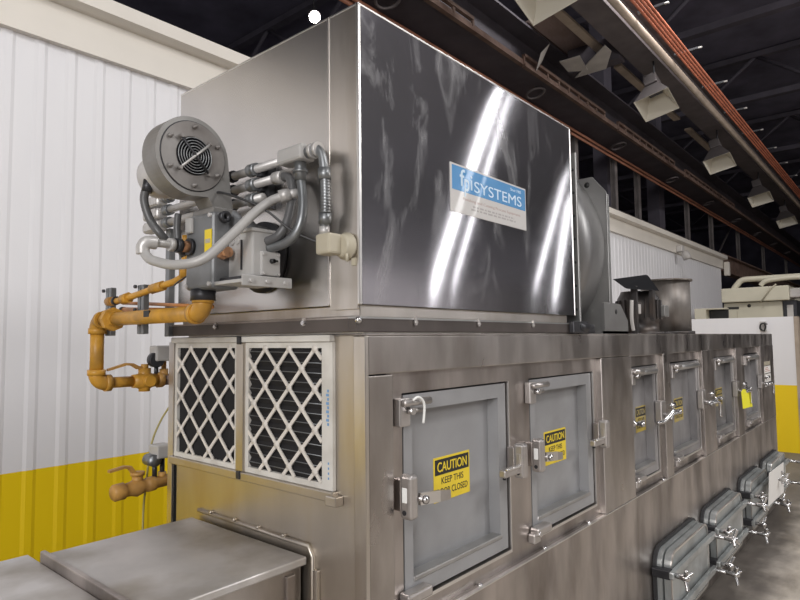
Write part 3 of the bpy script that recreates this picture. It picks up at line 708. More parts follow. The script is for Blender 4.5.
# ================================================================== STEEL HOUSING ON TOP
HX0, HX1, HY0, HY1, HZ0, HZ1 = 1.08, 2.345, F, 1.945, 1.692, 2.480
hs = thing('steel_housing', (1.7, 1.5, ZT), 'tall boxy stainless steel burner housing with blue and white sign standing on the cabinet', 'housing')
b = MB(); b.box(HX0+.006, HX1-.002, HY0+.004, HY1, HZ0, HZ1-.003, M_BRUSH); b.build('shell', hs)
b = MB(); b.box(HX0+.010, HX1, HY0, HY0+.004, HZ0, HZ1, M_POL); b.build('side_panel', hs)
b = MB(); b.box(HX0-.001, HX0+.010, HY0-.001, HY0+.008, HZ0-.002, HZ1, M_TRIMS, .002); b.box(HX1-.003, HX1+.003, HY0-.002, HY0+.006, HZ0, HZ1-.004, M_TRIMS, .001); b.box(HX0, HX1, HY0-.001, HY0+.006, HZ1-.004, HZ1+.002, M_TRIMS, .001)
b.box(HX0-.001, HX0+.006, HY0, HY1, HZ1-.004, HZ1+.002, M_TRIMS, .001); b.build('edge_fold', hs)
b = MB(); b.box(HX0, HX0+.006, HY0+.008, 1.170, HZ0-.012, HZ1-.002, M_BRUSHW); b.build('corner_panel', hs)
b = MB(); b.box(HX0-.0, HX0+.006, 1.174, HY1, HZ0, HZ1-.002, M_BRUSH); b.box(HX0-.003, HX0+.004, 1.169, 1.1745, HZ0, HZ1, M_TRIMS, .001); b.build('end_panel', hs)
b = MB(); b.box(HX0+.03, HX1-.04, HY0+.02, HY1-.02, ZT, HZ0, M_BRUSHW); b.box(HX0+.012, HX1-.05, HY0+.012, HY1-.01, 1.660, HZ0-.001, M_BRUSHW, .003); b.build('plinth', hs)
b = MB()
for (x0, x1, y0, y1) in ((HX0-.01, HX1+.045, HY0+.002, HY0+.03), (HX0-.01, HX0+.02, HY0+.03, HY1+.02)):
    b.box(x0, x1, y0, y1, 1.621, 1.657, M_ANGLE, .002)
b.box(HX0-.012, HX1+.0, HY0-.001, HY0+.03, 1.655, 1.660, M_RIM); b.box(HX0-.012, HX0+.02, HY0+.03, HY1+.02, 1.655, 1.660, M_BODYD)
b.build('angle_frame', hs)
for x in (1.30, 1.62, 1.98): MB().cyl((x, HY0+.004, 1.648), (x, HY0-.008, 1.648), .005, M_HW, 8).box(x-.004, x+.004, HY0-.006, HY0-.001, 1.640, 1.664, M_HW).build('bolt', hs)
for y in (1.26, 1.69): MB().cyl((HX0-.008, y, 1.648), (HX0-.020, y, 1.648), .006, M_CHROME, 8).box(HX0-.016, HX0-.010, y-.005, y+.005, 1.64, 1.662, M_HW).build('bolt', hs)
MB().lathe((HX0-.008, HY0+.0, 1.650), (-.6, -1, 0), [(.009, 0), (.009, .012), (0, .016)], M_CHROME, 10).build('bolt', hs)
b = MB(); b.cyl((HX1+.0, HY0-.004, 1.643), (HX1+.07, HY0-.012, 1.643), .022, M_DARKM, 14); b.box(HX1-.06, HX1+.08, HY0-.022, HY0+.001, 1.619, 1.667, M_DARKM, .004); b.build('clamp', hs)
# sign
b = MB(); y = HY0-.0004; X0, X1, Z0, Z1 = 1.478, 1.948, 1.992, 2.146
b.box(X0, X1, y-.002, y, Z0, Z1, M_LOGOW, .0004); b.box(X0+.008, X1-.006, y-.0026, y-.002, 2.063, Z1-.006, M_LOGOB)
b.text('f', 1.527, 1.556, 2.080, 2.134, y-.0026, M_LOGOL, .0005, .005); b.text('p', 1.552, 1.580, 2.050, 2.106, y-.0026, M_LOGOL, .0005, .006); b.text('i', 1.588, 1.597, 2.076, 2.122, y-.0026, M_LOGOL, .0005, .004)
b.text('SYSTEMS', 1.608, 1.914, 2.073, 2.109, y-.0026, M_LOGOL, .0005)
b.text('Since 1985', 1.838, 1.912, 2.121, 2.131, y-.0026, M_LOGOL, .0005)
b.text('Finishing and Coating Process Equipment', 1.545, 1.905, 2.034, 2.046, y-.002, mat('sign_print_red', (.45, .33, .31), .5), .0004)
for z, a, c in ((2.021, 1.60, 1.86), (2.011, 1.59, 1.87)):     # unreadable small print
    xx = a
    while xx < c:
        l = random.uniform(.008, .028); b.box(xx, min(xx+l, c), y-.0024, y-.002, z, z+.0055, M_LOGOT); xx += l+.008
o = b.build('maker_sign', hs); o['label'] = 'blue and white maker sign'

# ================================================================== BURNER
BY = 1.452; BZ = 1.850
bu = thing('gas_burner', (1.0, BY, 1.745), 'dark grey cast gas burner bolted to the end of the steel housing', 'burner')
MB().lathe((HX0-.001, BY, 1.847), (-1, 0, 0), [(.106, 0), (.106, .012), (.09, .018), (.09, .02), (0, .02)], M_DARKM, 48).build('mounting_flange', bu)
b = MB(); b.lathe((HX0-.02, BY, BZ), (-1, 0, 0), [(.088, 0), (.088, .06), (.078, .075), (.078, .10)], M_CAST, 36); b.build('burner_head', bu)
b = MB(); b.box(.878, .965, 1.408, 1.548, 1.742, 1.952, M_CAST, .012, 3); b.cyl((.935, BY-.03, 1.87), (.99, BY-.03, 1.87), .075, M_CAST, 28); b.build('burner_body', bu)
b = MB(); b.tube([(.96, 1.40, 1.885), (.96, 1.395, 1.92), (.955, 1.41, 1.945), (.945, 1.44, 1.962), (.93, 1.48, 1.965)], .010, M_CAST, 8); b.lathe((.905, 1.40, 1.935), (0, -1, 0), [(.016, 0), (.016, .014), (.007, .014), (.007, .004)], M_DARKM, 14); b.build('body_rib', bu)
b = MB(); b.box(.8755, .878, 1.412, 1.444, 1.838, 1.902, M_YEL); b.box(.8748, .8755, 1.416, 1.440, 1.865, 1.876, M_BEIGE); o = b.build('name_plate', bu); o['label'] = 'small yellow plate'
b = MB(); b.lathe((.905, 1.408, 1.838), (0, -1, 0), [(.018, 0), (.018, .010), (.010, .014), (.010, .022), (.015, .024), (.015, .034), (0, .036)], M_BRASS, 8, False); b.build('sight_fitting', bu)
b = MB(); b.cyl((.875, 1.513, 1.863), (.84, 1.513, 1.863), .016, M_BRASS, 14); b.cyl((.845, 1.513, 1.863), (.83, 1.513, 1.863), .02, M_DARKM, 14); b.cyl((.875, 1.513, 1.863), (.866, 1.513, 1.863), .024, M_DARKM, 14); b.build('cable_gland', bu)
b = MB(); b.cyl((.907, 1.5, 1.745), (.907, 1.5, 1.715), .034, M_DARKM, 24); b.build('gas_inlet', bu)
b = MB(); b.box(.868, .88, 1.50, 1.535, 1.90, 1.945, M_ACT, .006); b.tube([(.862, 1.56, 1.96), (.858, 1.557, 1.92), (.86, 1.55, 1.87), (.87, 1.54, 1.84)], .010, M_FLEXD, 8); b.box(.869, .872, 1.512, 1.52, 1.915, 1.935, M_BLK); b.build('side_switch', bu)
for (yy, zz) in ((1.42, 1.755), (1.535, 1.755), (1.42, 1.94), (1.535, 1.94)): MB().cyl((.884, yy, zz), (.872, yy, zz), .006, M_GALV, 8).build('bolt', bu)
b = MB(); b.box(.885, 1.03, 1.285, 1.42, 1.750, 1.760, M_ACT, .002); b.box(.885, 1.045, 1.283, 1.288, 1.742, 1.770, M_ACT, .002)
for x in (.91, .96, 1.02): b.cyl((x, 1.288, 1.756), (x, 1.275, 1.756), .006, M_GALV, 8)
b.build('bracket', bu)
ac = MB(); ac.box(.928, 1.004, 1.300, 1.412, 1.768, 1.892, M_ACT, .005); ac.box(.922, 1.012, 1.296, 1.416, 1.888, 1.898, M_ACT, .003); ac.box(.95, 1.012, 1.291, 1.302, 1.772, 1.838, M_ACT, .004); ac.box(.90, 1.02, 1.292, 1.42, 1.760, 1.770, M_DARKM, .002)
ac.box(.924, .93, 1.345, 1.349, 1.79, 1.87, M_DARKM); ac.lathe((.982, 1.291, 1.812), (0, -1, 0), [(.007, 0), (.006, .012), (0, .012)], M_BLK, 10); ac.box(.978, .995, 1.279, 1.284, 1.810, 1.815, M_BLK)
for yy in (1.365, 1.39): ac.cyl((.93, yy, 1.87), (.924, yy, 1.87), .010, M_GALV, 14)
for x in (.957, 1.004):
    for z in (1.779, 1.830): ac.cyl((x, 1.292, z), (x, 1.287, z), .004, M_GALV, 8)
o = ac.build('actuator', bu); o['label'] = 'light grey control motor box'

# ================================================================== BLOWER
bl = thing('combustion_blower', (.9, 1.47, 1.95), 'round grey combustion air blower with black wire grille on top of the burner', 'blower')
BC = Vector((.832, 1.43, 2.092))
b = MB()
# scroll: spiral outline in XZ extruded along Y, with a squared outlet to the burner
out = []
for k in range(49):
    a = math.radians(-62+ k*(300/48)); r = .103+.006*(k/48)
    out.append((BC.x+r*math.cos(a), 1.43, BC.z+r*math.sin(a)))
out += [(.885, 1.43, 1.955), (.966, 1.43, 1.955)]
scr = [(p[0], p[1], p[2]) for p in out]
scr = []
for k in range(45):
    a = math.radians(5+k*(262/44)); scr.append((BC.x+.106*math.cos(a), 1.43, BC.z+.106*math.sin(a)))
scr += [(BC.x+.045, 1.43, 1.99), (.895, 1.43, 1.962), (.955, 1.43, 1.962), (.945, 1.43, 2.03)]
b.prism(scr, (0, .070, 0), M_GREY)
so = b.build('scroll', bl)
b = MB(); b.box(.885, .962, 1.418, 1.525, 1.945, 1.966, M_GREY, .004); b.build('outlet_flange', bl)
b = MB(); b.lathe((BC.x, 1.4295, BC.z), (0, -1, 0), [(.092, 0), (.092, .003), (.052, .004), (.050, .0)], M_GREYF, 44, False); b.torus((BC.x, 1.43, BC.z), (0, 1, 0), .093, .0018, M_DARKM, 44, 6); b.build('face_plate', bl)
b = MB(); b.lathe((BC.x, 1.4265, BC.z), (0, -1, 0), [(.050, 0), (.049, .0012), (0, .0012)], M_DARKIN, 36)
for k in range(6): b.torus((BC.x, 1.421, BC.z), (0, 1, 0), .010+.0076*k, .0013, M_STRUT, 32, 6)
b.lathe((BC.x, 1.424, BC.z), (0, -1, 0), [(.008, 0), (.008, .004), (0, .004)], M_DARKM, 14)
b.build('grille', bl)
b = MB()
for a, m in ((43, M_GALV), (133, M_DARKM)):
    c, s = math.cos(math.radians(a)), math.sin(math.radians(a))
    b.tube([(BC.x-.062*c, 1.4185, BC.z-.062*s), (BC.x+.062*c, 1.4185, BC.z+.062*s)], .0034, m, 8, False)
    for q in (-1, 1): b.cyl((BC.x+q*.060*c, 1.428, BC.z+q*.060*s), (BC.x+q*.060*c, 1.412, BC.z+q*.060*s), .005, M_GREYF, 8)
b.build('grille_bars', bl)
for a in (90, 30, -30, -90, 210, 150):
    x = BC.x+.079*math.cos(math.radians(a)); z = BC.z+.079*math.sin(math.radians(a))
    MB().lathe((x, 1.4275, z), (0, -1, 0), [(.0065, 0), (.0065, .005), (.004, .006), (.004, .013), (0, .014)], M_GREYF, 8).build('stud', bl)
MB().lathe((.832, 1.500, 2.070), (0, 1, 0), [(.064, 0), (.064, .105), (.060, .125), (.05, .14), (0, .145)], M_GALV, 32).build('motor', bl)
b = MB(); b.cyl((.785, 1.58, 2.045), (.780, 1.58, 2.012), .014, M_DARKM, 14); b.tube([(.781, 1.58, 2.029), (.778, 1.59, 1.991), (.791, 1.58, 1.936), (.808, 1.555, 1.897), (.84, 1.565, 1.872)], .0115, M_FLEXD, 12)
b.build('motor_cable', bl)

# ================================================================== CONDUITS
lab = ['top', 'middle', 'lowest']
for k, z in enumerate((2.101, 2.057, 2.013)):
    t = thing('electrical_conduit', (1.035, 1.7, z-.012), 'horizontal galvanised conduit on the housing end, %s of three%s' % (lab[k], [', ending in a long grey box', ', ending in a dark flexible bend', ', partly hidden by the blower'][k]), 'conduit', 'horizontal conduits behind the blower')
    yend = (1.295, 1.33, 1.40)[k]
    MB().tube([(1.035, yend, z), (1.035, 2.0, z)], .0125, M_GALV, 12, False).build('pipe', t)
    MB().cyl((1.035, 1.43, z), (1.035, 1.465, z), .019, M_STRUT, 14).build('coupling', t); MB().cyl((1.035, 1.545, z), (1.035, 1.56, z), .018, M_DARKM, 14).build('coupling', t); MB().cyl((1.035, 1.925, z), (1.035, 1.955, z), .019, M_STRUT, 14).build('coupling', t)
    b = MB(); b.box(1.012, 1.055, 1.975, 2.085, z-.025, z+.013, M_GALV, .012, 3); b.box(1.010, 1.014, 1.985, 2.065, z-.02, z+.010, M_GALV, .003); b.build('end_fitting', t)
    b = MB(); b.box(1.04, HX0, 1.415, 1.44, z-.022, z+.018, M_DARKM, .002); b.build('clamp', t)
    if k == 0:
        b = MB(); b.box(1.010, 1.062, 1.205, 1.310, z-.020, z+.024, M_ACT, .008); b.cyl((1.035, 1.236, z-.015), (1.035, 1.236, z-.07), .0165, M_STRUT, 16); b.cyl((1.035, 1.236, z-.04), (1.035, 1.236, z-.05), .02, M_STRUT, 16); b.build('junction_box', t)
        b = MB(); b.cyl((1.035, 1.21, z), (1.035, 1.165, z+.002), .016, M_STRUT, 14); b.cyl((1.035, 1.19, z), (1.035, 1.178, z), .021, M_GALV, 12); b.cyl((1.035, 1.17, z), (1.035, 1.16, z), .021, M_GALV, 12); b.build('connector', t)
    if k == 1:
        MB().cyl((1.035, 1.345, z), (1.035, 1.308, z-.002), .018, M_GALV, 16).build('connector', t)
b = MB(); b.box(1.055, HX0, 1.404, 1.43, 1.985, 2.12, M_DARKM, .002); tag(b.build('strut_channel'), 'short dark strut holding the three conduits on the housing end', 'bracket')
t = thing('flexible_conduit', (1.0, 1.27, 1.86), 'dark flexible conduit curving from the middle conduit to the control motor', 'conduit')
MB().tube([(1.035, 1.309, 2.056), (1.035, 1.283, 2.046), (1.03, 1.265, 2.015), (1.02, 1.257, 1.965), (1.0, 1.253, 1.91), (.985, 1.268, 1.878), (.975, 1.302, 1.866)], .0125, M_FLEXD, 12).build('hose', t)
t = thing('flexible_conduit', (1.0, 1.24, 1.85), 'grey flexible conduit dropping from the long grey box and curling to the control motor', 'conduit')
MB().tube([(1.035, 1.236, 2.035), (1.03, 1.222, 1.99), (1.015, 1.205, 1.93), (1.005, 1.215, 1.885), (.995, 1.25, 1.858), (.98, 1.302, 1.848)], .0125, M_STRUT, 12).build('hose', t)
t = thing('flexible_conduit', (1.04, 1.14, 1.86), 'ribbed metal flexible conduit going down to the beige relay box', 'conduit')
b = MB(); b.tube([(1.035, 1.168, 2.103), (1.035, 1.152, 2.085), (1.035, 1.143, 2.057), (1.035, 1.137, 2.0), (1.037, 1.139, 1.935), (1.04, 1.146, 1.90), (1.045, 1.151, 1.875)], .0125, M_STRUT, 12); 
for k in range(12): b.torus((1.0365, 1.1375, 1.93+.008*k), (0, 0, 1), .0125, .0022, M_STRUT, 16, 5)
b.build('hose', t)
b = MB(); b.cyl((1.035, 1.1415, 2.045), (1.035, 1.139, 2.015), .017, M_STRUT, 14).build('connector', t); b = MB(); b.cyl((1.0395, 1.142, 1.93), (1.041, 1.146, 1.90), .017, M_STRUT, 14); b.cyl((1.041, 1.147, 1.895), (1.043, 1.15, 1.872), .014, M_GALV, 12); b.build('connector', t)
t = thing('flexible_conduit', (.85, 1.35, 1.79), 'light grey flexible conduit looping in front of the burner from a side elbow', 'conduit')
MB().tube([(.745, 1.524, 1.842), (.747, 1.50, 1.82), (.75, 1.469, 1.808), (.76, 1.387, 1.792), (.80, 1.325, 1.804), (.86, 1.300, 1.865), (.92, 1.288, 1.929), (.97, 1.285, 1.97), (1.0, 1.262, 1.987)], .0125, M_FLEXL, 14).build('hose', t)
b = MB(); b.tube([(.84, 1.513, 1.863), (.79, 1.513, 1.863), (.77, 1.514, 1.863)], .0105, M_GALV, 12, False); b.tube([(.775, 1.514, 1.863), (.752, 1.517, 1.862), (.744, 1.522, 1.85), (.7445, 1.522, 1.832)], .0175, M_GALV, 12); b.cyl((.825, 1.513, 1.863), (.81, 1.513, 1.863), .018, M_GALV, 8); b.build('elbow', t)
b = MB(); b.cyl((.99, 1.268, 1.984), (1.012, 1.252, 1.992), .018, M_GALV, 8); b.cyl((1.005, 1.256, 1.99), (1.035, 1.24, 1.998), .013, M_GALV, 10); b.build('connector', t)
b = MB(); b.tube([(.955, 1.60, 2.003), (.93, 1.492, 2.013), (.90, 1.395, 2.00), (.95, 1.29, 1.951), (1.0, 1.225, 1.887), (1.045, 1.150, 1.847)], .0035, M_WIRE, 8); tag(b.build('black_cable'), 'thin black cable crossing from the blower base to the beige relay box', 'cable')
t = thing('relay_box', (1.05, 1.11, 1.81), 'small beige relay box on a round base at the housing corner', 'box')
b = MB(); b.box(1.012, 1.060, 1.098, 1.152, 1.818, 1.872, M_BEIGE, .007); b.build('cover', t)
b = MB(); b.lathe((HX0-.0005, 1.102, 1.842), (-1, 0, 0), [(.036, 0), (.036, .008), (.03, .012), (.03, .022), (.022, .026)], M_BEIGE, 28); b.build('base', t)
b = MB(); b.tube([(1.06, 1.085, 1.825), (1.06, 1.084, 1.80)], .004, M_BEIGE, 8, False); b.box(1.076, HX0, 1.07, 1.085, 1.79, 1.81, M_BEIGE); b.build('tab', t)

# ================================================================== GAS PIPEWORK
def elbow(mb, c, d1, d2, r, R, m):
    c = Vector(c); d1 = Vector(d1); d2 = Vector(d2)
    pts = [c+d1*R]+[c+d1*R*(1-math.sin(t))+d2*R*(1-math.cos(t)) for t in [PI/2*k/8 for k in range(1, 8)]]+[c+d2*R]
    mb.tube(pts, r, m, 16, False)
    for d in (d1, d2): mb.cyl(c+d*(R-.006), c+d*(R+.014), r*1.14, m, 18)
GX = .907; PR = .0225
gp = thing('gas_pipe', (GX, 1.85, 1.44), 'thick yellow gas pipe dropping from the burner and running to the wall side', 'pipe')
b = MB(); b.cyl((GX, 1.5, 1.72), (GX, 1.5, 1.70), PR, M_GAS, 18); b.cyl((GX, 1.53, 1.68), (GX, 2.15, 1.68), PR, M_GAS, 20); b.cyl((GX, 2.18, 1.65), (GX, 2.18, 1.49), PR, M_GAS, 20); b.cyl((.935, 2.18, 1.459), (1.035, 2.18, 1.459), PR*.86, M_GAS, 18)
b.build('pipe_run', gp)
for c, d1, d2 in (((GX, 1.5, 1.68), (0, 0, 1), (0, 1, 0)), ((GX, 2.18, 1.68), (0, -1, 0), (0, 0, -1)), ((GX, 2.18, 1.459), (0, 0, 1), (1, 0, 0))):
    b = MB(); elbow(b, c, d1, d2, PR*1.16, .034, M_GAS); b.build('elbow', gp)
b = MB(); b.lathe((GX, 2.06, 1.68), (0, 1, 0), [(.027, -.03), (.027, -.012), (.040, -.010), (.040, .014), (.030, .018), (.030, .032)], M_GAS, 8, False); b.build('union', gp)
b = MB(); b.box(GX-.0225, GX-.018, 1.765, 1.80, 1.678, 1.698, M_BLK); b.build('small_label', gp)
v = MB(); v.lathe((1.035, 2.18, 1.459), (1, 0, 0), [(.024, 0), (.026, .018), (.03, .025), (.033, .045), (.03, .065), (.026, .072), (.024, .092)], M_GAS, 20); v.cyl((1.08, 2.18, 1.459), (1.08, 2.18, 1.505), .022, M_GAS, 16); v.cyl((1.08, 2.18, 1.459), (1.08, 2.18, 1.42), .02, M_GAS, 16); v.cyl((1.08, 2.13, 1.459), (1.08, 2.18, 1.459), .02, M_GAS, 12); v.cyl((1.08, 2.18, 1.50), (1.08, 2.18, 1.52), .014, M_GAS, 8); vo = v.build('valve', gp)
b = MB(); b.prism([(1.09, 2.172, 1.512), (1.055, 2.172, 1.514), (1.035, 2.172, 1.525), (1.01, 2.172, 1.527), (.945, 2.172, 1.508), (.945, 2.172, 1.500), (1.01, 2.172, 1.518), (1.03, 2.172, 1.516), (1.052, 2.172, 1.502), (1.09, 2.172, 1.500)], (0, .018, 0), M_GASD); b.build('handle', vo)
b = MB(); b.cyl((1.127, 2.18, 1.459), (1.75, 2.18, 1.459), PR*.95, M_RUST, 16); b.cyl((1.127, 2.18, 1.459), (1.15, 2.18, 1.459), .029, M_GASD, 8); b.build('rear_pipe', gp)
b = MB(); b.cyl((1.155, 2.18, 1.465), (1.155, 2.18, 1.50), .016, M_GASD, 10); b.cyl((1.155, 2.18, 1.50), (1.155, 2.18, 1.53), .009, M_GASD, 10); b.cyl((1.125, 2.18, 1.465), (1.125, 2.18, 1.52), .008, M_DARKM, 10)
b.lathe((1.115, 2.15, 1.535), (0, 1, 0), [(.028, 0), (.028, .03), (.02, .034), (0, .034)], M_DARKM, 24); b.box(1.105, 1.20, 2.14, 2.20, 1.53, 1.588, M_ACT, .006); o = b.build('pressure_switch', gp); o['label'] = 'grey switch box'
pp = thing('pilot_gas_pipe', (.94, 1.95, 1.74), 'thin yellow pilot gas pipe sloping down from the burner above the thick pipe', 'pipe')
b = MB(); b.tube([(.965, 1.70, 1.93), (.965, 1.705, 1.82), (.955, 1.73, 1.792), (.94, 1.80, 1.777), (.93, 2.04, 1.747), (.93, 2.14, 1.745)], .0105, M_GAS, 12); b.build('pipe_run', pp)
b = MB(); b.cyl((.965, 1.70, 1.845), (.965, 1.702, 1.80), .0155, M_GAS, 14); b.cyl((.942, 1.79, 1.778), (.936, 1.85, 1.771), .0165, M_GAS, 8); b.cyl((.932, 2.0, 1.752), (.931, 2.04, 1.747), .0185, M_GAS, 8); b.cyl((.93, 2.12, 1.745), (.93, 2.15, 1.745), .016, M_GASD, 12); b.cyl((.93, 2.085, 1.746), (.93, 2.10, 1.745), .015, M_DARKM, 12); b.build('fittings', pp)
b = MB(); b.tube([(.962, 1.73, 1.79), (.93, 1.70, 1.772), (.92, 1.65, 1.782), (.93, 1.60, 1.80), (.94, 1.555, 1.81)], .0025, M_WIRE, 6); b.build('spark_lead', pp)
tag(MB().tube([(1.0, 1.985, 1.732), (1.0, 2.19, 1.745)], .006, M_GASO, 8, False).tube([(1.0, 1.985, 1.732), (1.0, 1.60, 1.705)], .006, M_GASO, 8, False).build('thin_tube'), 'thin tan tube just above the capped orange tube, left of the steel housing', 'tube')
t = thing('orange_tube', (1.05, 2.1, 1.70), 'capped orange tube with black end, above the thick yellow gas pipe', 'tube')
MB().tube([(1.05, 1.95, 1.708), (1.05, 2.29, 1.725)], .011, M_GASO, 10, False).build('tube', t); MB().cyl((1.05, 2.29, 1.725), (1.05, 2.31, 1.726), .0125, M_BLK, 12).build('end_cap', t)
def strutpair(x, y, z0, z1, label):
    t = thing('pipe_strut', (x, y, z0), label, 'strut', 'pipe struts')
    for dy in (-.012, .012):
        MB().box(x-.010, x+.010, y+dy-.009, y+dy+.009, z0, z1, M_STRUT, .002).build('channel', t)
    b = MB()
    for z in (1.68, 1.757): b.cyl((x-.012, y+.024, z+.028), (x-.02, y+.024, z+.028), .006, M_DARKM, 8)
    b.build('clamp_bolts', t)
strutpair(.945, 2.165, 1.625, 1.795, 'grey strut pair clamping both yellow pipes, the one further left')
strutpair(.945, 1.925, 1.628, 1.79, 'grey strut pair clamping both yellow pipes, nearer the steel housing')
tag(MB().box(1.055, 1.078, 1.965, 1.992, 1.22+.4, 2.0, M_STRUT, .002).build('upright_strut'), 'tall single grey strut standing along the back edge of the steel housing', 'strut')
# lower gas cock
lv = thing('gas_cock', (1.08, 2.2, 1.05), 'old tan gas valve with lever low beside the cabinet, over the yellow stripe', 'valve')
b = MB(); b.lathe((.985, 2.2, 1.064), (1, .0, .06), [(0, -.012), (.022, -.008), (.030, .0), (.030, .035), (.024, .04), (.026, .06), (.033, .08), (.026, .105), (.024, .12), (.027, .122), (.027, .15), (.022, .155), (.022, .6)], M_GASD, 20); b.build('valve_body', lv)
b = MB(); b.cyl((1.07, 2.2, 1.075), (1.07, 2.2, 1.115), .019, M_GASD, 14); b.cyl((1.07, 2.2, 1.112), (1.07, 2.2, 1.125), .025, M_GASD, 12)
b.prism([(1.085, 2.19, 1.126), (1.06, 2.19, 1.128), (1.045, 2.19, 1.150), (1.02, 2.19, 1.155), (.965, 2.19, 1.147), (.965, 2.19, 1.139), (1.018, 2.19, 1.146), (1.035, 2.19, 1.141), (1.05, 2.19, 1.118), (1.085, 2.19, 1.116)], (0, .02, 0), M_GASD); b.build('handle', lv)
b = MB(); b.box(1.125, 1.19, 2.16, 2.23, 1.165, 1.215, M_ACT, .006); b.lathe((1.12, 2.195, 1.160), (0, -1, 0), [(.022, -.03), (.022, .03), (0, .03)], M_STRUT, 18); b.cyl((1.135, 2.2, 1.08), (1.135, 2.2, 1.16), .009, M_DARKM, 10); b.cyl((1.165, 2.2, 1.08), (1.165, 2.2, 1.165), .009, M_DARKM, 10); b.cyl((1.165, 2.2, 1.085), (1.165, 2.2, 1.11), .015, M_GASD, 10); b.build('pressure_switch', lv)
b = MB(); b.tube([(1.22, 2.25, 1.349), (1.185, 2.26, 1.289), (1.155, 2.27, 1.2), (1.143, 2.28, 1.052), (1.143, 2.3, .897), (1.15, 2.3, .4), (1.17, 2.28, .01)], .004, mat('straw_cord', (.42, .36, .14), .6), 8); tag(b.build('cord'), 'thin straw-coloured cord hanging in an arc in front of the yellow stripe', 'cord')

# ================================================================== FAN HOUSING BEHIND THE STEEL HOUSING
fn = thing('fan_housing', (2.6, 1.6, ZT), 'grey steel fan scroll between upright plates, right of the tall steel housing', 'fan')
b = MB(); x = 2.72
b.prism([(x, 1.035+.03, 1.75), (x, 1.03+.03, 2.28), (x, 1.125, 2.36), (x, 1.9, 2.36), (x, 1.9, 1.62), (x, 1.09, 1.62)], (.008, 0, 0), M_FANST)
b.box(x, x+.03, 1.058, 1.064, 1.76, 2.27, M_FANST, .001)
b.build('end_plate', fn)
b = MB(); b.lathe((x-.0005, 1.15, 2.325), (-1, 0, 0), [(.013, 0), (.013, .0015), (0, .0015)], M_BLK, 18); b.build('lifting_hole', fn)
b = MB(); P = [(2.425, 1.575-.50*math.cos(t), 2.02+.50*math.sin(t)) for t in [math.radians(-50+k*146/48) for k in range(49)]]
P += [(2.425, 1.90, 2.45), (2.425, 1.90, 1.637)]
b.prism(P, (.295, 0, 0), M_FAND)
for f in b.bm.faces:
    if len(f.verts) == 4: f.smooth = True
b.build('scroll', fn)
b = MB(); b.box(2.41, 2.424, 1.066, 1.90, 1.62, 2.395, M_FANST, .002)
for k in range(7): b.lathe((2.411, 1.08, 1.72+.1*k), (-1, 0, 0), [(.006, 0), (.006, .004), (0, .005)], M_DARKM, 8)
b.build('inlet_plate', fn)
b = MB(); b.prism([(2.66, 1.062, ZT), (2.66, 1.062, 1.757), (2.68, 1.062, 1.762), (2.86, 1.062, 1.757), (2.95, 1.062, 1.68), (2.95, 1.062, ZT)], (0, .012, 0), M_FANST); b.lathe((2.80, 1.062, 1.72), (0, -1, 0), [(.012, 0), (.012, .001), (0, .001)], M_BLK, 10); b.box(2.66, 2.95, 1.062, 1.13, ZT, ZT+.012, M_FANST); b.build('foot_bracket', fn)
b = MB(); b.box(2.43, 2.60, 1.08, 1.15, ZT, 1.66, M_DARKM, .01); b.build('bearing_block', fn)
# exhaust stack and its motor
st = thing('exhaust_stack', (4.32, 1.30, ZT), 'short round stained steel exhaust stack with flanged rim on the cabinet top', 'stack')
MB().lathe((4.34, 1.30, ZT), (0, 0, 1), [(.158, .02), (.158, .37), (.150, .37), (.150, .03)], M_STACK, 48).build('stack_tube', st)
MB().lathe((4.34, 1.30, ZT+.36), (0, 0, 1), [(.158, 0), (.174, .0), (.174, .012), (.150, .012)], M_STACK, 48).build('rim_flange', st)
MB().lathe((4.34, 1.30, ZT), (0, 0, 1), [(.178, 0), (.178, .02), (.157, .02)], M_MOTOR, 48).build('base_flange', st)
mo = thing('stack_motor', (3.72, 1.27, ZT), 'greasy dark electric motor under a tilted black rain flap, beside the exhaust stack', 'motor')
b = MB(); b.lathe((3.74, 1.28, ZT), (0, 0, 1), [(.15, 0), (.15, .012), (.115, .02), (.115, .075), (.122, .08), (.122, .215), (.105, .245), (.10, .26), (0, .262)], M_MOTOR, 32)
for k in range(20):
    a = 2*PI*k/20; b.box(-.004, .004, -.008, .008, .09, .205, M_MOTOR, mtx=Matrix.Translation((3.74+.125*math.cos(a), 1.28+.125*math.sin(a), ZT)) @ Matrix.Rotation(a+PI/2, 4, 'Z'))
b.build('motor_body', mo)
b = MB(); b.prism([(3.217, 1.22, 1.91), (3.755, 1.22, 1.975), (3.70, 1.14, 1.872), (3.17, 1.14, 1.855)], (0, .012, .006), M_DARKIN); b.build('rain_flap', mo)
MB().box(3.36, 3.39, 1.16, 1.19, ZT+.0, 1.885, M_MOTOR).build('flap_stand', mo); MB().box(3.56, 3.60, 1.135, 1.155, 1.70, 1.87, M_MOTOR).build('flap_stand', mo)
b = MB(); b.box(3.38, 3.45, 1.165, 1.20, 1.73, 1.785, M_PALE, .004); b.build('terminal_box', mo)
b = MB(); b.box(3.76, 3.84, 1.13, 1.19, 1.72, 1.79, M_GREY, .005); b.build('junction_box', mo)
b = MB(); b.tube([(3.30, 1.16, ZT+.02), (3.28, 1.16, 1.70), (3.29, 1.16, 1.80)], .010, M_PALE, 8); b.build('cable_stub', mo)

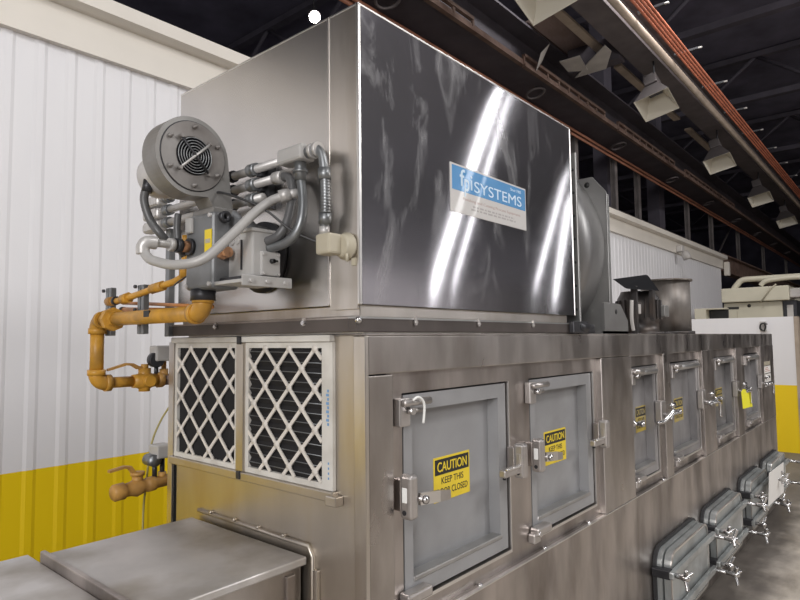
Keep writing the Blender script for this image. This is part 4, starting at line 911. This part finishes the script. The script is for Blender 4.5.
# ================================================================== FAR RIGHT
bm_ = thing('cream_machine', (12.9, 2.0, 0), 'cream-coloured process machine with looping pipes behind the low wall', 'machine')
b = MB(); b.box(12.05, 13.8, 1.70, 2.60, 0, 2.19, M_MACH, .01); b.box(12.04, 12.05, 2.36, 2.54, 2.08, 2.12, M_BLK); b.lathe((12.05, 2.20, 2.13), (-1, 0, 0), [(.03, 0), (.03, .006), (0, .006)], M_BLK, 12); b.box(12.04, 12.05, 2.385, 2.395, 1.7, 2.04, M_BEIGE); b.build('lower_cabinet', bm_)
b = MB(); b.box(11.95, 13.8, 1.58, 2.615, 2.20, 2.45, M_MACH, .015); b.build('head_box', bm_)
b = MB(); b.box(12.1, 13.7, 1.50, 1.70, 0, 2.2, M_DARKM, .005); b.box(12.09, 12.11, 1.55, 1.64, 1.7, 2.12, M_PALE); b.build('side_column', bm_)
b = MB(); b.box(12.0, 12.5, 1.40, 1.58, 2.24, 2.40, M_PALE, .02); b.build('end_motor', bm_)
MB().tube([(12.1, 2.45, 2.42), (12.1, 2.38, 2.52), (12.1, 2.28, 2.60), (12.1, 2.0, 2.605), (12.1, 1.2, 2.60)], .05, M_MACH, 12).build('upper_pipe', bm_)
MB().tube([(12.0, 2.0, 2.47), (12.0, 1.93, 2.54), (12.0, 1.75, 2.57), (12.0, 1.45, 2.58), (12.0, 1.36, 2.54), (12.0, 1.32, 2.42), (12.0, 1.36, 2.25)], .042, M_MACH, 12).build('looped_pipe', bm_)
b = MB(); b.tube([(11.93, 2.0, 2.18), (11.93, 1.85, 2.40), (11.95, 1.76, 2.48)], .012, M_BEIGE, 8, False); b.build('gas_strut', bm_)
b = MB(); b.box(11.0, 11.3, 2.66, 2.83, 0, 2.07, M_MACH, .004)
b.box(11.05, 11.3, 2.37, 2.66, 0, 1.88, M_MACH); b.box(11.05, 11.3, 2.37, 2.66, 2.05, 2.07, M_MACH); b.box(11.25, 11.3, 2.37, 2.66, 1.88, 2.05, M_BLK)
tag(b.build('cream_cabinet'), 'low cream cabinet with black opening, behind the low wall, left of the cream machine', 'cabinet')
b = MB(); b.box(16.55, 16.7, 3.42, 3.54, 3.1, 3.45, M_CREAM, .02); tag(b.build('gutter_end'), 'cream gutter end hanging at the far end of the flashing', 'gutter')
wl = thing('wall_lamp', (12.75, 3.5, 3.12), 'small grey wall lamp mounted below the cream flashing', 'lamp')
b = MB(); b.box(12.68, 12.84, 3.44, 3.555, 3.30, 3.42, M_PALE, .01); b.build('mount', wl)
b = MB(); b.lathe((12.76, 3.42, 3.30), (0, -.35, -1), [(.05, 0), (.075, .05), (.08, .16), (0, .17)], M_PALE, 20); b.build('lamp_head', wl)
hk = MB(); hk.tube([(9.76, 1.625, 1.67), (9.72, 1.65, 1.70), (9.72, 1.64, 1.76), (9.72, 1.60, 1.77), (9.72, 1.585, 1.72), (9.72, 1.61, 1.66)], .012, M_BLK, 8); hk.tube([(9.77, 1.60, 1.79), (9.72, 1.59, 1.77), (9.72, 1.56, 1.76)], .008, M_BLK, 8); hk.box(9.745, 9.775, 1.58, 1.66, 1.66, 1.80, M_PALE, .004)
tag(hk.build('wall_hook'), 'small black loop hook on the low white wall above the far cabinet end', 'hook')
